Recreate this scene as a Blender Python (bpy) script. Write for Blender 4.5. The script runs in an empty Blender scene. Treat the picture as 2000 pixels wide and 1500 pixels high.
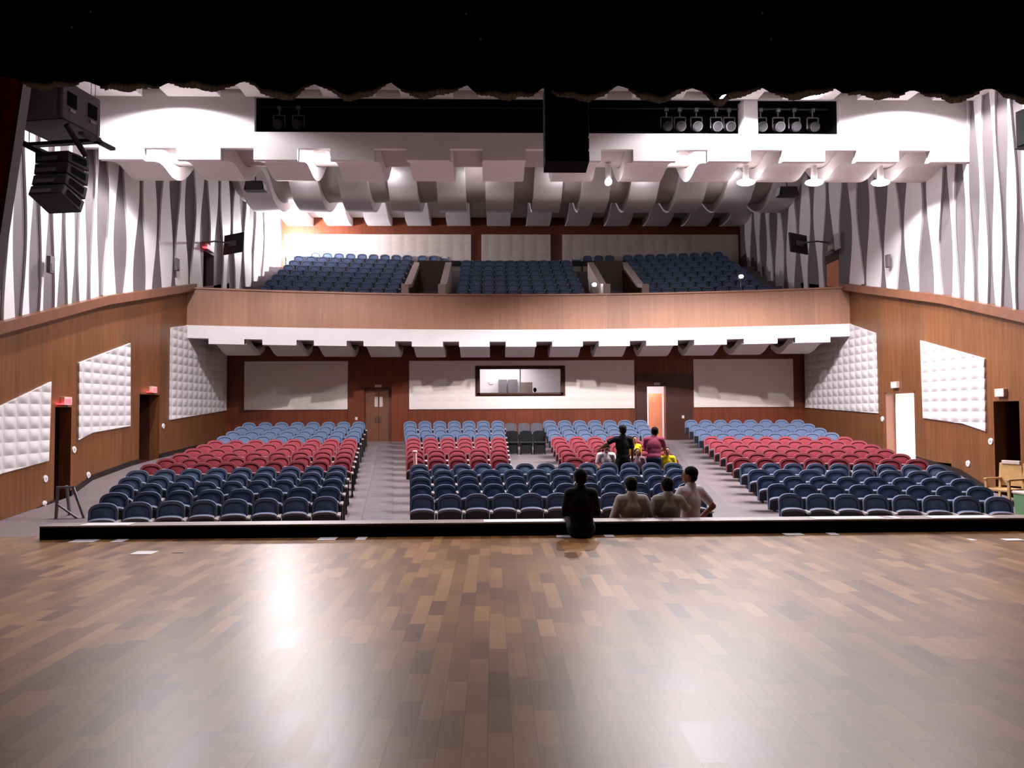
import bpy, bmesh, math, random
from math import sin, cos, pi, sqrt, atan, radians
from mathutils import Vector, Matrix, Euler

S = bpy.context.scene
COL = S.collection
random.seed(7)

# ------------------------------------------------------------------ camera
cam_d = bpy.data.cameras.new('camera')
cam_d.sensor_width = 36.0
cam_d.lens = 36.0 * 1500 / 2000
cam_d.clip_end = 200
cam = bpy.data.objects.new('camera', cam_d)
COL.objects.link(cam)
PITCH, YAW, ROLL = atan(56 / 1500), -atan(38 / 1500), -0.005
cam.matrix_world = (Matrix.Translation((-1.03, 0, 2.55)) @ Matrix.Rotation(YAW, 4, 'Z')
                    @ Matrix.Rotation(pi / 2 + PITCH, 4, 'X') @ Matrix.Rotation(ROLL, 4, 'Z'))
S.camera = cam

# ------------------------------------------------------------------ world, exposure
w = bpy.data.worlds.new('world'); S.world = w; w.use_nodes = True
w.node_tree.nodes['Background'].inputs[0].default_value = (0.5, 0.5, 0.6, 1)
w.node_tree.nodes['Background'].inputs[1].default_value = 0.004
S.view_settings.view_transform = 'Standard'
S.view_settings.look = 'None'
S.view_settings.gamma = 1.0
S.view_settings.use_curve_mapping = False
S.view_settings.exposure = 0.0
S.cycles.use_denoising = True
S.cycles.max_bounces = 6
S.cycles.diffuse_bounces = 4
S.cycles.glossy_bounces = 3
S.cycles.transmission_bounces = 4
S.cycles.caustics_reflective = False
S.cycles.caustics_refractive = False
S.cycles.sample_clamp_indirect = 4.0

# ------------------------------------------------------------------ lights (the hall's own lamps and an added ceiling fill)
LCOL = (1.0, 0.945, 0.985)
def lamp(name, kind, loc, energy, aim=None, size=0.2, angle=120, blend=0.6, col=LCOL, size_y=None):
    d = bpy.data.lights.new(name, kind)
    d.energy = energy; d.color = col
    if kind == 'AREA':
        d.size = size
        if size_y: d.shape = 'RECTANGLE'; d.size_y = size_y
    else:
        d.shadow_soft_size = size
    if kind == 'SPOT':
        d.spot_size = radians(angle); d.spot_blend = blend
    o = bpy.data.objects.new(name, d); COL.objects.link(o); o.location = loc
    if aim is not None:
        o.rotation_euler = (Vector(aim) - Vector(loc)).to_track_quat('-Z', 'Y').to_euler()
    return o

GAPX = [-9.55, -5.6, 2.25, 4.2, 6.15, 8.1, 10.0]     # gaps of the ceiling that hold a lamp
GAPE = [850, 1900, 1700, 2600, 1500, 750, 420]
LOWL = (2.25, 6.15, 8.1, 10.0)                       # these four hang a little lower and further back
for gx, ge in zip(GAPX, GAPE):
    if gx in LOWL:
        lamp('bridge_lamp_light', 'SPOT', (gx, 21.3, 8.86), ge, (gx, 21.5, 0), 0.10, 148, 0.30)
    else:
        lamp('bridge_lamp_light', 'SPOT', (gx, 20.75, 9.42), ge, (gx, 20.95, 0), 0.10, 152, 0.28)
        lamp('bridge_lamp_glow', 'POINT', (gx, 20.75, 9.38), 150, None, 0.10)
FRONTX = [(-9.0, 18.5), (4.9, 18.6), (6.95, 18.6), (9.7, 18.5)]   # downlights that graze the bridge fascia
FRONTE = [1000, 700, 700, 1000]
for (fx, fy), fe in zip(FRONTX, FRONTE):
    lamp('front_downlight', 'SPOT', (fx, fy, 10.52 if abs(fx) > 8 else 10.38), fe, (fx, fy + 1.0, 0), 0.06, 158, 0.25)
for fx in (-8.5, -4.0, 0.2, 4.2, 8.5):              # downlights of the ceiling above the front rows
    lamp('apron_downlight', 'SPOT', (fx, 11.35, 10.45), 560, (fx * 0.85, 8.0, 1), 0.45, 96, 0.8)
lamp('balcony_floodlight', 'POINT', (-10.9, 36.6, 10.85), 2300, None, 0.15)
for bx in (-8.4, -5.0, -1.7, 1.7, 5.0, 8.4):          # unseen points added to brighten the rear ceiling waves
    lamp('ceiling_wave_fill', 'POINT', (bx, 29.9, 11.6), 20, None, 0.1)
for bx in (-7.0, 0.0, 7.0):                           # lamps below the balcony
    lamp('soffit_lamp_light', 'SPOT', (bx, 28.9, 4.9), 190, (bx, 28.6, 0), 0.1, 150, 0.7)
lamp('corridor_daylight', 'AREA', (14.2, 23.4, 3.0), 520, (11.5, 23.3, 1.6), 1.6, col=(1, .97, 1))
lamp('lobby_light', 'AREA', (5.3, 31.0, 3.9), 70, (5.45, 31.5, 1.5), 0.5)
lamp('booth_light', 'AREA', (-0.6, 31.9, 4.62), 90, (-0.6, 31.9, 0), 1.6)

# ------------------------------------------------------------------ materials
def lin(c):
    return tuple(((v / 255) / 12.92 if v / 255 <= 0.04045 else ((v / 255 + 0.055) / 1.055) ** 2.4) for v in c) + (1.0,)

def pmat(name, rgb, rough=0.6, metal=0.0, spec=0.5, emit=None, estr=0.0, var=0.0, vscale=4.0, bump=0.0, bscale=40.0, stretch=None, coat=0.0):
    m = bpy.data.materials.new(name); m.use_nodes = True
    nt = m.node_tree; b = nt.nodes['Principled BSDF']
    b.inputs['Base Color'].default_value = lin(rgb)
    b.inputs['Roughness'].default_value = rough
    b.inputs['Metallic'].default_value = metal
    b.inputs['Specular IOR Level'].default_value = spec
    b.inputs['Coat Weight'].default_value = coat
    if emit:
        b.inputs['Emission Color'].default_value = lin(emit)
        b.inputs['Emission Strength'].default_value = estr
    if var > 0 or bump > 0:
        tc = nt.nodes.new('ShaderNodeTexCoord'); mp = nt.nodes.new('ShaderNodeMapping')
        if stretch: mp.inputs['Scale'].default_value = stretch
        nt.links.new(tc.outputs['Object'], mp.inputs['Vector'])
        if var > 0:
            n = nt.nodes.new('ShaderNodeTexNoise'); n.inputs['Scale'].default_value = vscale; n.inputs['Detail'].default_value = 5
            nt.links.new(mp.outputs['Vector'], n.inputs['Vector'])
            r = nt.nodes.new('ShaderNodeValToRGB')
            c = lin(rgb)
            r.color_ramp.elements[0].position = 0.3; r.color_ramp.elements[1].position = 0.7
            r.color_ramp.elements[0].color = tuple(v * (1 - var) for v in c[:3]) + (1,)
            r.color_ramp.elements[1].color = tuple(min(1, v * (1 + var)) for v in c[:3]) + (1,)
            nt.links.new(n.outputs['Fac'], r.inputs['Fac']); nt.links.new(r.outputs['Color'], b.inputs['Base Color'])
        if bump > 0:
            n2 = nt.nodes.new('ShaderNodeTexNoise'); n2.inputs['Scale'].default_value = bscale; n2.inputs['Detail'].default_value = 4
            nt.links.new(mp.outputs['Vector'], n2.inputs['Vector'])
            bp = nt.nodes.new('ShaderNodeBump'); bp.inputs['Strength'].default_value = bump; bp.inputs['Distance'].default_value = 0.02
            nt.links.new(n2.outputs['Fac'], bp.inputs['Height']); nt.links.new(bp.outputs['Normal'], b.inputs['Normal'])
    return m

def math_node(nt, op, a, b=None):
    n = nt.nodes.new('ShaderNodeMath'); n.operation = op
    for i, v in enumerate((a, b)):
        if v is None: continue
        if isinstance(v, (int, float)): n.inputs[i].default_value = v
        else: nt.links.new(v, n.inputs[i])
    return n.outputs[0]

def wood_floor():
    m = bpy.data.materials.new('stage_floorboards'); m.use_nodes = True
    nt = m.node_tree; b = nt.nodes['Principled BSDF']
    tc = nt.nodes.new('ShaderNodeTexCoord'); sp = nt.nodes.new('ShaderNodeSeparateXYZ')
    nt.links.new(tc.outputs['Object'], sp.inputs[0])
    u = math_node(nt, 'DIVIDE', sp.outputs['X'], 0.118); row = math_node(nt, 'FLOOR', u)
    wn = nt.nodes.new('ShaderNodeTexWhiteNoise'); wn.noise_dimensions = '1D'; nt.links.new(row, wn.inputs['W'])
    v = math_node(nt, 'ADD', math_node(nt, 'DIVIDE', sp.outputs['Y'], 0.44), math_node(nt, 'MULTIPLY', wn.outputs['Value'], 7.3))
    colm = math_node(nt, 'FLOOR', v)
    cb = nt.nodes.new('ShaderNodeCombineXYZ'); nt.links.new(row, cb.inputs[0]); nt.links.new(colm, cb.inputs[1])
    w2 = nt.nodes.new('ShaderNodeTexWhiteNoise'); w2.noise_dimensions = '2D'; nt.links.new(cb.outputs[0], w2.inputs['Vector'])
    ramp = nt.nodes.new('ShaderNodeValToRGB'); e = ramp.color_ramp.elements
    e[0].position = 0.0; e[0].color = lin((92, 60, 36)); e[1].position = 1.0; e[1].color = lin((158, 118, 76))
    for p, c in ((0.10, (110, 75, 44)), (0.45, (126, 88, 52)), (0.8, (140, 101, 61)), (0.93, (152, 111, 68))):
        x = ramp.color_ramp.elements.new(p); x.color = lin(c)
    nt.links.new(w2.outputs['Value'], ramp.inputs['Fac'])
    mp = nt.nodes.new('ShaderNodeMapping'); mp.inputs['Scale'].default_value = (30, 2.0, 1); nt.links.new(tc.outputs['Object'], mp.inputs['Vector'])
    g = nt.nodes.new('ShaderNodeTexNoise'); g.inputs['Scale'].default_value = 1.6; g.inputs['Detail'].default_value = 6; nt.links.new(mp.outputs[0], g.inputs['Vector'])
    mx = nt.nodes.new('ShaderNodeMix'); mx.data_type = 'RGBA'; mx.blend_type = 'MULTIPLY'; mx.inputs['Factor'].default_value = 0.45
    rg = nt.nodes.new('ShaderNodeValToRGB'); rg.color_ramp.elements[0].color = (0.55, 0.5, 0.45, 1); rg.color_ramp.elements[1].color = (1.25, 1.2, 1.15, 1)
    nt.links.new(g.outputs['Fac'], rg.inputs['Fac']); nt.links.new(ramp.outputs['Color'], mx.inputs[6]); nt.links.new(rg.outputs['Color'], mx.inputs[7])
    # thin dark seams between boards
    fu = math_node(nt, 'FRACT', u); edge = math_node(nt, 'LESS_THAN', fu, 0.03)
    fv = math_node(nt, 'FRACT', v); edge2 = math_node(nt, 'LESS_THAN', fv, 0.008)
    seam = math_node(nt, 'MAXIMUM', edge, edge2)
    m2 = nt.nodes.new('ShaderNodeMix'); m2.data_type = 'RGBA'; nt.links.new(math_node(nt, 'MULTIPLY', seam, 0.55), m2.inputs['Factor'])
    nt.links.new(mx.outputs[2], m2.inputs[6]); m2.inputs[7].default_value = lin((40, 26, 16))
    nt.links.new(m2.outputs[2], b.inputs['Base Color'])
    rr = math_node(nt, 'ADD', 0.335, math_node(nt, 'MULTIPLY', w2.outputs['Value'], 0.02))
    nt.links.new(rr, b.inputs['Roughness'])
    b.inputs['Specular IOR Level'].default_value = 0.27
    bp = nt.nodes.new('ShaderNodeBump'); bp.inputs['Strength'].default_value = 0.10; bp.inputs['Distance'].default_value = 0.004
    nt.links.new(g.outputs['Fac'], bp.inputs['Height']); nt.links.new(bp.outputs['Normal'], b.inputs['Normal'])
    return m

def veneer(name, rgb, rough=0.35, seam=1.2, axis='Y', var=0.22):
    m = bpy.data.materials.new(name); m.use_nodes = True
    nt = m.node_tree; b = nt.nodes['Principled BSDF']
    tc = nt.nodes.new('ShaderNodeTexCoord'); sp = nt.nodes.new('ShaderNodeSeparateXYZ'); nt.links.new(tc.outputs['Object'], sp.inputs[0])
    mp = nt.nodes.new('ShaderNodeMapping'); mp.inputs['Scale'].default_value = (9, 9, 0.5); nt.links.new(tc.outputs['Object'], mp.inputs['Vector'])
    n = nt.nodes.new('ShaderNodeTexNoise'); n.inputs['Scale'].default_value = 1.5; n.inputs['Detail'].default_value = 6; nt.links.new(mp.outputs[0], n.inputs['Vector'])
    c = lin(rgb)
    r = nt.nodes.new('ShaderNodeValToRGB'); r.color_ramp.elements[0].position = 0.3; r.color_ramp.elements[1].position = 0.72
    r.color_ramp.elements[0].color = tuple(x * (1 - var) for x in c[:3]) + (1,); r.color_ramp.elements[1].color = tuple(x * (1 + var) for x in c[:3]) + (1,)
    nt.links.new(n.outputs['Fac'], r.inputs['Fac'])
    u = math_node(nt, 'DIVIDE', sp.outputs[axis], seam)
    wn = nt.nodes.new('ShaderNodeTexWhiteNoise'); wn.noise_dimensions = '1D'; nt.links.new(math_node(nt, 'FLOOR', u), wn.inputs['W'])
    mx = nt.nodes.new('ShaderNodeMix'); mx.data_type = 'RGBA'; mx.blend_type = 'MULTIPLY'; mx.inputs['Factor'].default_value = 0.6
    cr = nt.nodes.new('ShaderNodeValToRGB'); cr.color_ramp.elements[0].color = (0.75, 0.75, 0.75, 1); cr.color_ramp.elements[1].color = (1.15, 1.1, 1.05, 1)
    nt.links.new(wn.outputs['Value'], cr.inputs['Fac']); nt.links.new(r.outputs['Color'], mx.inputs[6]); nt.links.new(cr.outputs['Color'], mx.inputs[7])
    nt.links.new(mx.outputs[2], b.inputs['Base Color'])
    b.inputs['Roughness'].default_value = rough
    b.inputs['Specular IOR Level'].default_value = 0.4
    return m

def quilt(name, rgb, ay, py, pz, depth=0.05):
    """white acoustic tiles with a raised pyramid on each"""
    m = bpy.data.materials.new(name); m.use_nodes = True
    nt = m.node_tree; b = nt.nodes['Principled BSDF']
    b.inputs['Base Color'].default_value = lin(rgb); b.inputs['Roughness'].default_value = 0.7
    tc = nt.nodes.new('ShaderNodeTexCoord'); sp = nt.nodes.new('ShaderNodeSeparateXYZ'); nt.links.new(tc.outputs['Object'], sp.inputs[0])
    fa = math_node(nt, 'ABSOLUTE', math_node(nt, 'SINE', math_node(nt, 'MULTIPLY', sp.outputs[ay], pi / py)))
    fz = math_node(nt, 'ABSOLUTE', math_node(nt, 'SINE', math_node(nt, 'MULTIPLY', sp.outputs['Z'], pi / pz)))
    bp = nt.nodes.new('ShaderNodeBump'); bp.inputs['Strength'].default_value = 1.0; bp.inputs['Distance'].default_value = depth
    nt.links.new(math_node(nt, 'MULTIPLY', fa, fz), bp.inputs['Height']); nt.links.new(bp.outputs['Normal'], b.inputs['Normal'])
    return m

M = {}
M['stage'] = wood_floor()
M['wall_wood'] = veneer('wall_veneer', (112, 71, 42), 0.38, 1.22, 'Y')
M['back_wood'] = veneer('back_veneer', (108, 52, 30), 0.42, 1.1, 'X')
M['parapet'] = veneer('parapet_veneer', (160, 116, 92), 0.45, 0.8, 'X', 0.10)
M['trim_wood'] = pmat('trim_wood', (112, 72, 52), 0.4, var=0.12, vscale=3)
M['dark_wood'] = pmat('dark_wood', (60, 26, 16), 0.45, var=0.15, vscale=6)
M['white'] = pmat('white_paint', (226, 220, 220), 0.6, var=0.03, vscale=2)
M['fin'] = pmat('fin_white', (226, 221, 222), 0.55, var=0.02, vscale=2)
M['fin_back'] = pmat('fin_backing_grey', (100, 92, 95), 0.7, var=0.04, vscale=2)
M['baffle'] = pmat('baffle_white', (222, 215, 215), 0.6, var=0.03, vscale=2)
M['ceil'] = pmat('ceiling_taupe', (186, 174, 170), 0.75, var=0.05, vscale=2)
M['panel_y'] = quilt('acoustic_panel_side', (208, 202, 202), 'Y', 0.45, 0.28, 0.042)
M['panel_x'] = quilt('acoustic_panel_rear', (228, 216, 208), 'X', 0.6, 0.3, 0.010)
M['carpet'] = pmat('grey_tile_floor', (124, 114, 116), 0.45, var=0.08, vscale=3, bump=0.1, bscale=60)
M['runner'] = pmat('aisle_runner', (110, 102, 106), 0.6, var=0.10, vscale=5, bump=0.15, bscale=120)
M['nosing'] = pmat('step_nosing', (176, 166, 166), 0.5, var=0.05)
M['base'] = pmat('black_skirting', (26, 16, 14), 0.4, var=0.1)
M['black'] = pmat('black_paint', (10, 10, 11), 0.5, var=0.1)
M['matte_black'] = pmat('matte_black', (5, 5, 6), 0.85, spec=0.1, var=0.1)
M['velvet'] = pmat('black_maroon_velvet', (9, 3, 6), 0.95, spec=0.05, var=0.2, vscale=8)
M['maroon'] = pmat('maroon_drape', (110, 52, 54), 0.9, spec=0.1, var=0.2, vscale=8)
M['fringe'] = pmat('gold_brown_fringe', (124, 114, 102), 0.7, var=0.5, vscale=60)
M['blue'] = pmat('blue_fabric', (94, 112, 142), 0.85, spec=0.25, var=0.06, vscale=30, bump=0.1, bscale=200)
M['blue_rim'] = pmat('blue_rim_fabric', (98, 110, 136), 0.8, spec=0.3, var=0.06, vscale=30)
M['red'] = pmat('red_fabric', (142, 54, 64), 0.85, spec=0.25, var=0.06, vscale=30, bump=0.1, bscale=200)
M['red_rim'] = pmat('red_rim_fabric', (148, 68, 78), 0.8, spec=0.3, var=0.06, vscale=30)
M['arm'] = pmat('armrest_cap', (176, 164, 160), 0.35, var=0.05)
M['seat_black'] = pmat('seat_black_plastic', (14, 14, 16), 0.5, var=0.1)
M['seat_lip'] = pmat('seat_edge_grey', (112, 104, 114), 0.6, var=0.05)
M['metal'] = pmat('steel', (120, 118, 120), 0.35, metal=0.8, var=0.05)
M['speaker'] = pmat('speaker_charcoal', (92, 88, 96), 0.55, var=0.15, vscale=5)
M['speaker_lo'] = pmat('speaker_dark', (34, 26, 28), 0.6, var=0.2, vscale=4)
M['lampwhite'] = pmat('lamp_glow', (255, 250, 250), 0.5, emit=(255, 246, 250), estr=18)
M['flood'] = pmat('flood_glow', (255, 250, 250), 0.5, emit=(255, 248, 250), estr=40)
M['exit_red'] = pmat('exit_sign_glow', (255, 90, 90), 0.5, emit=(255, 60, 70), estr=3.0)
M['cream'] = pmat('cream_paint', (196, 180, 172), 0.6, var=0.04)
M['paper'] = pmat('white_paper', (226, 220, 222), 0.7, var=0.03)
M['lip_top'] = pmat('lip_top_board', (128, 112, 108), 0.45, var=0.2, vscale=2)
M['tan'] = pmat('tan_wood', (186, 150, 100), 0.45, var=0.15, vscale=6)
M['green'] = pmat('green_plastic', (108, 146, 104), 0.5, var=0.05)
M['screen'] = pmat('screen_black', (8, 8, 9), 0.25, spec=0.4, var=0.05)
M['glass'] = bpy.data.materials.new('booth_glass'); M['glass'].use_nodes = True
_b = M['glass'].node_tree.nodes['Principled BSDF']
_b.inputs['Base Color'].default_value = (0.95, 0.97, 1, 1); _b.inputs['Roughness'].default_value = 0.02
_b.inputs['Transmission Weight'].default_value = 1.0; _b.inputs['IOR'].default_value = 1.01
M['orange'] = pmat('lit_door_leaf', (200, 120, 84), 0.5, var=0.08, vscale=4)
M['lens'] = pmat('lens_glass', (26, 24, 27), 0.4, spec=0.5, var=0.1)
M['pinkplastic'] = pmat('pink_plastic', (226, 176, 170), 0.5, var=0.05)

def translucent(name, fac):
    nt = M[name].node_tree; b = nt.nodes['Principled BSDF']; out = nt.nodes['Material Output']
    t = nt.nodes.new('ShaderNodeBsdfTranslucent'); mx = nt.nodes.new('ShaderNodeMixShader'); mx.inputs[0].default_value = fac
    src = b.inputs['Base Color'].links[0].from_socket if b.inputs['Base Color'].links else None
    if src: nt.links.new(src, t.inputs['Color'])
    nt.links.new(b.outputs[0], mx.inputs[1]); nt.links.new(t.outputs[0], mx.inputs[2]); nt.links.new(mx.outputs[0], out.inputs['Surface'])
translucent('fringe', .8); translucent('maroon', .5)

# ------------------------------------------------------------------ mesh builder
class MB:
    def __init__(s): s.v = []; s.f = []; s.m = []; s.smooth = []
    def add(s, verts, faces, mi=0, smooth=False):
        o = len(s.v); s.v += [tuple(v) for v in verts]
        for f in faces: s.f.append([i + o for i in f]); s.m.append(mi); s.smooth.append(smooth)
        return s
    def box(s, x0, x1, y0, y1, z0, z1, mi=0, mat=None):
        v = [Vector((x, y, z)) for z in (z0, z1) for y in (y0, y1) for x in (x0, x1)]
        if mat is not None: v = [mat @ p for p in v]
        return s.add(v, [[0, 2, 3, 1], [4, 5, 7, 6], [0, 1, 5, 4], [2, 6, 7, 3], [0, 4, 6, 2], [1, 3, 7, 5]], mi)
    def hexa(s, q0, q1, mi=0):
        """8-corner solid between two matching quads"""
        return s.add(list(q0) + list(q1), [[3, 2, 1, 0], [4, 5, 6, 7]] + [[i, (i + 1) % 4, (i + 1) % 4 + 4, i + 4] for i in range(4)], mi)
    def prism(s, poly, a0, a1, axis, mi=0, smooth=False):
        """extrude a 2-D polygon along an axis; poly in the two other axes in x,y,z order"""
        def put(p, a):
            return {'x': (a, p[0], p[1]), 'y': (p[0], a, p[1]), 'z': (p[0], p[1], a)}[axis]
        n = len(poly)
        s.add([put(p, a0) for p in poly] + [put(p, a1) for p in poly],
              [list(range(n))[::-1], list(range(n, 2 * n))], mi)
        return s.add([put(p, a0) for p in poly] + [put(p, a1) for p in poly],
                     [[i, (i + 1) % n, (i + 1) % n + n, i + n] for i in range(n)], mi, smooth)
    def grid(s, fn, nu, nv, mi=0, smooth=True):
        v = [fn(i / nu, j / nv) for j in range(nv + 1) for i in range(nu + 1)]
        return s.add(v, [[j * (nu + 1) + i, j * (nu + 1) + i + 1, (j + 1) * (nu + 1) + i + 1, (j + 1) * (nu + 1) + i] for j in range(nv) for i in range(nu)], mi, smooth)
    def tube(s, p0, p1, r0, r1=None, n=10, mi=0, caps=True):
        p0 = Vector(p0); p1 = Vector(p1); r1 = r0 if r1 is None else r1
        d = (p1 - p0).normalized(); a = d.orthogonal().normalized(); b = d.cross(a)
        v = [p0 + (a * cos(2 * pi * i / n) + b * sin(2 * pi * i / n)) * r0 for i in range(n)] + \
            [p1 + (a * cos(2 * pi * i / n) + b * sin(2 * pi * i / n)) * r1 for i in range(n)]
        s.add(v, [[i, (i + 1) % n, (i + 1) % n + n, i + n] for i in range(n)], mi, True)
        if caps: s.add(v, [list(range(n))[::-1], list(range(n, 2 * n))], mi)
        return s
    def capsule(s, p0, p1, r0, r1, n=12, mi=0):
        p0 = Vector(p0); p1 = Vector(p1)
        d = (p1 - p0); d = d.normalized() if d.length > 1e-6 else Vector((0, 0, 1)); a = d.orthogonal().normalized(); b = d.cross(a)
        rings = [(p0 - d * r0 * cos(t), r0 * sin(t)) for t in (0.5, 1.0)] + [(p0, r0), (p1, r1)] + [(p1 + d * r1 * cos(t), r1 * sin(t)) for t in (1.0, 0.5)]
        v = [p0 - d * r0] + [c + (a * cos(2 * pi * i / n) + b * sin(2 * pi * i / n)) * r for c, r in rings for i in range(n)] + [p1 + d * r1]
        f = [[0, 1 + (i + 1) % n, 1 + i] for i in range(n)]
        for k in range(len(rings) - 1):
            f += [[1 + k * n + i, 1 + k * n + (i + 1) % n, 1 + (k + 1) * n + (i + 1) % n, 1 + (k + 1) * n + i] for i in range(n)]
        L = 1 + (len(rings) - 1) * n
        f += [[L + i, L + (i + 1) % n, len(v) - 1] for i in range(n)]
        return s.add(v, f, mi, True)
    def ellip(s, c, r, n=16, k=10, mi=0, rot=None):
        c = Vector(c); v = [Vector((0, 0, -1))]
        for j in range(1, k):
            t = pi * j / k
            v += [Vector((sin(t) * cos(2 * pi * i / n), sin(t) * sin(2 * pi * i / n), -cos(t))) for i in range(n)]
        v.append(Vector((0, 0, 1)))
        v = [Vector((p.x * r[0], p.y * r[1], p.z * r[2])) for p in v]
        if rot is not None: v = [rot @ p for p in v]
        v = [p + c for p in v]
        f = [[0, 1 + (i + 1) % n, 1 + i] for i in range(n)]
        for j in range(k - 2):
            f += [[1 + j * n + i, 1 + j * n + (i + 1) % n, 1 + (j + 1) * n + (i + 1) % n, 1 + (j + 1) * n + i] for i in range(n)]
        L = 1 + (k - 2) * n
        f += [[L + i, L + (i + 1) % n, len(v) - 1] for i in range(n)]
        return s.add(v, f, mi, True)
    def mesh(s, name, mats):
        me = bpy.data.meshes.new(name)
        me.from_pydata(s.v, [], s.f); 
        for mt in (mats if isinstance(mats, (list, tuple)) else [mats]): me.materials.append(M[mt] if isinstance(mt, str) else mt)
        for p, mi, sm in zip(me.polygons, s.m, s.smooth): p.material_index = mi; p.use_smooth = sm
        bm = bmesh.new(); bm.from_mesh(me); bmesh.ops.remove_doubles(bm, verts=bm.verts, dist=1e-5)
        bmesh.ops.recalc_face_normals(bm, faces=bm.faces); bm.to_mesh(me); bm.free()
        if any(s.smooth): me.set_sharp_from_angle(angle=radians(42))
        me.update()
        return me
    def build(s, name, mats, parent=None, loc=None, bevel=0.0, rot=None):
        o = bpy.data.objects.new(name, s.mesh(name, mats)); COL.objects.link(o)
        if parent is not None: o.parent = parent
        if loc is not None: o.location = loc
        if rot is not None: o.rotation_euler = rot
        if bevel > 0:
            b = o.modifiers.new('edge', 'BEVEL'); b.width = bevel; b.segments = 2; b.limit_method = 'ANGLE'
        return o

def tag(o, label, cat, group=None, kind=None):
    o['label'] = label; o['category'] = cat
    if group: o['group'] = group
    if kind: o['kind'] = kind
    return o
def struct(o):
    o['kind'] = 'structure'; return o
def empty(name, loc, rz=0.0):
    o = bpy.data.objects.new(name, None); COL.objects.link(o); o.location = loc; o.rotation_euler = (0, 0, rz)
    o.empty_display_size = 0.2
    return o
def copy_tree(o, parent=None):
    c = o.copy(); COL.objects.link(c); c.parent = parent
    for ch in [x for x in o.children]: copy_tree(ch, c)
    return c
ORD = ['', 'first', 'second', 'third', 'fourth', 'fifth', 'sixth', 'seventh', 'eighth', 'ninth', 'tenth', 'eleventh', 'twelfth', 'thirteenth', 'fourteenth', 'fifteenth', 'sixteenth']

# ------------------------------------------------------------------ hall dimensions
W = 11.5; YB = 30.5; YU = 38.2; RR = 28.0
ROWZ = [0.0, .1, .18, .26, .34, .42, .50, .58, .66, .74, .82, .93, 1.06, 1.19, 1.32]
def interp(pts, x):
    if x <= pts[0][0]: (a, b), (c, d) = pts[0], pts[1]
    elif x >= pts[-1][0]: (a, b), (c, d) = pts[-2], pts[-1]
    else:
        for (a, b), (c, d) in zip(pts, pts[1:]):
            if a <= x <= c: break
    return b + (d - b) * (x - a) / (c - a)
def rowY(k, X): return 15.4 + k - X * X / (2 * RR)
LEDGE = [(10, 2.5), (16.55, 4.39), (20.7, 5.55), (27.58, 7.08), (38.2, 9.4)]
RAMP = [(16.6, 0.0), (17.8, .25), (18.5, .36), (19.2, .48), (20.4, .84), (22.6, 1.07), (25, 1.2), (30.5, 1.45)]
def rampz(y): return max(0.0, interp(RAMP, y)) if y > 16.6 else 0.0
def ledgez(y): return interp(LEDGE, y)

# ------------------------------------------------------------------ stage
mb = MB()
mb.box(-9.5, 9.5, -2.0, 9.74, 0.0, 1.0)
struct(mb.build('stage_floor', ['stage']))
mb = MB(); mb.box(-9.5, 9.5, 9.742, 10.05, 0.0, 1.0)
struct(mb.build('wall_stage_front', ['stage']))
lip = MB(); lip.box(-6.67, 9.4, 9.76, 10.04, 1.001, 1.148)
lipo = lip.build('stage_edge_lip', ['matte_black'])
tag(lipo, 'long low black raised strip running along the front edge of the stage', 'stage edge')
lt = MB(); lt.box(-6.67, 9.4, 9.755, 10.06, 1.148, 1.166); lt.build('top_board', ['lip_top'], lipo)

# white strips lying on the black lip and tape marks on the floorboards
def strip(name, x0, x1, y0, y1, z, mt, label, cat, group=None):
    m = MB(); m.box(x0, x1, y0, y1, z, z + 0.004)
    return tag(m.build(name, [mt]), label, cat, group)
for i, (a, b, t) in enumerate([(-6.2, -5.6, 'nearest the grey stand'), (-1.15, -0.12, 'beside the person in black'), (3.1, 4.0, 'before the aisle beyond the leaning boys'),
                               (4.62, 5.45, 'near the green bin end'), (4.12, 4.22, 'the shortest one, brightest of all')]):
    strip('paper_strip', a, b, 9.78, 10.0, 1.167, 'paper', 'white paper strip on the black stage edge, ' + t, 'paper', 'white strips on the stage edge')
for x, y, wd, dp, t in [(-4.94, 8.77, .24, .05, 'set apart on open boards far from the edge'), (-6.05, 9.66, .30, .05, 'at the very end of the black edge strip'),
                        (-5.62, 9.69, .14, .07, 'the small bright one beside the longer end mark'), (-3.08, 9.66, .22, .07, 'in line with the wider side aisle'),
                        (-2.66, 9.68, .12, .05, 'just beside the start of the middle seats'), (-0.13, 9.68, .22, .04, 'just left of the seated person in black'),
                        (0.42, 9.68, .12, .04, 'just right of the seated person in black'), (2.75, 9.68, .24, .04, 'opposite the open side aisle'),
                        (3.25, 9.68, .12, .04, 'next to the long mark by the open aisle'), (5.18, 9.1, .22, .03, 'close to the wooden chair side'), (4.7, 9.12, .06, .03, 'the tiny dot near the wooden chair side')]:
    dp = max(.13, min(.2, dp * 4)); strip('tape_mark', x - wd / 2, x + wd / 2, min(y + dp / 2, 9.72) - dp, min(y + dp / 2, 9.72), 1.0005, 'paper', 'white tape mark on stage boards, ' + t, 'tape', 'tape marks on the stage')
strip('tape_mark', -4.62, -4.5, 8.74, 8.79, 1.0005, 'dark_wood', 'small brown tape spot on stage boards', 'tape')

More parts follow.
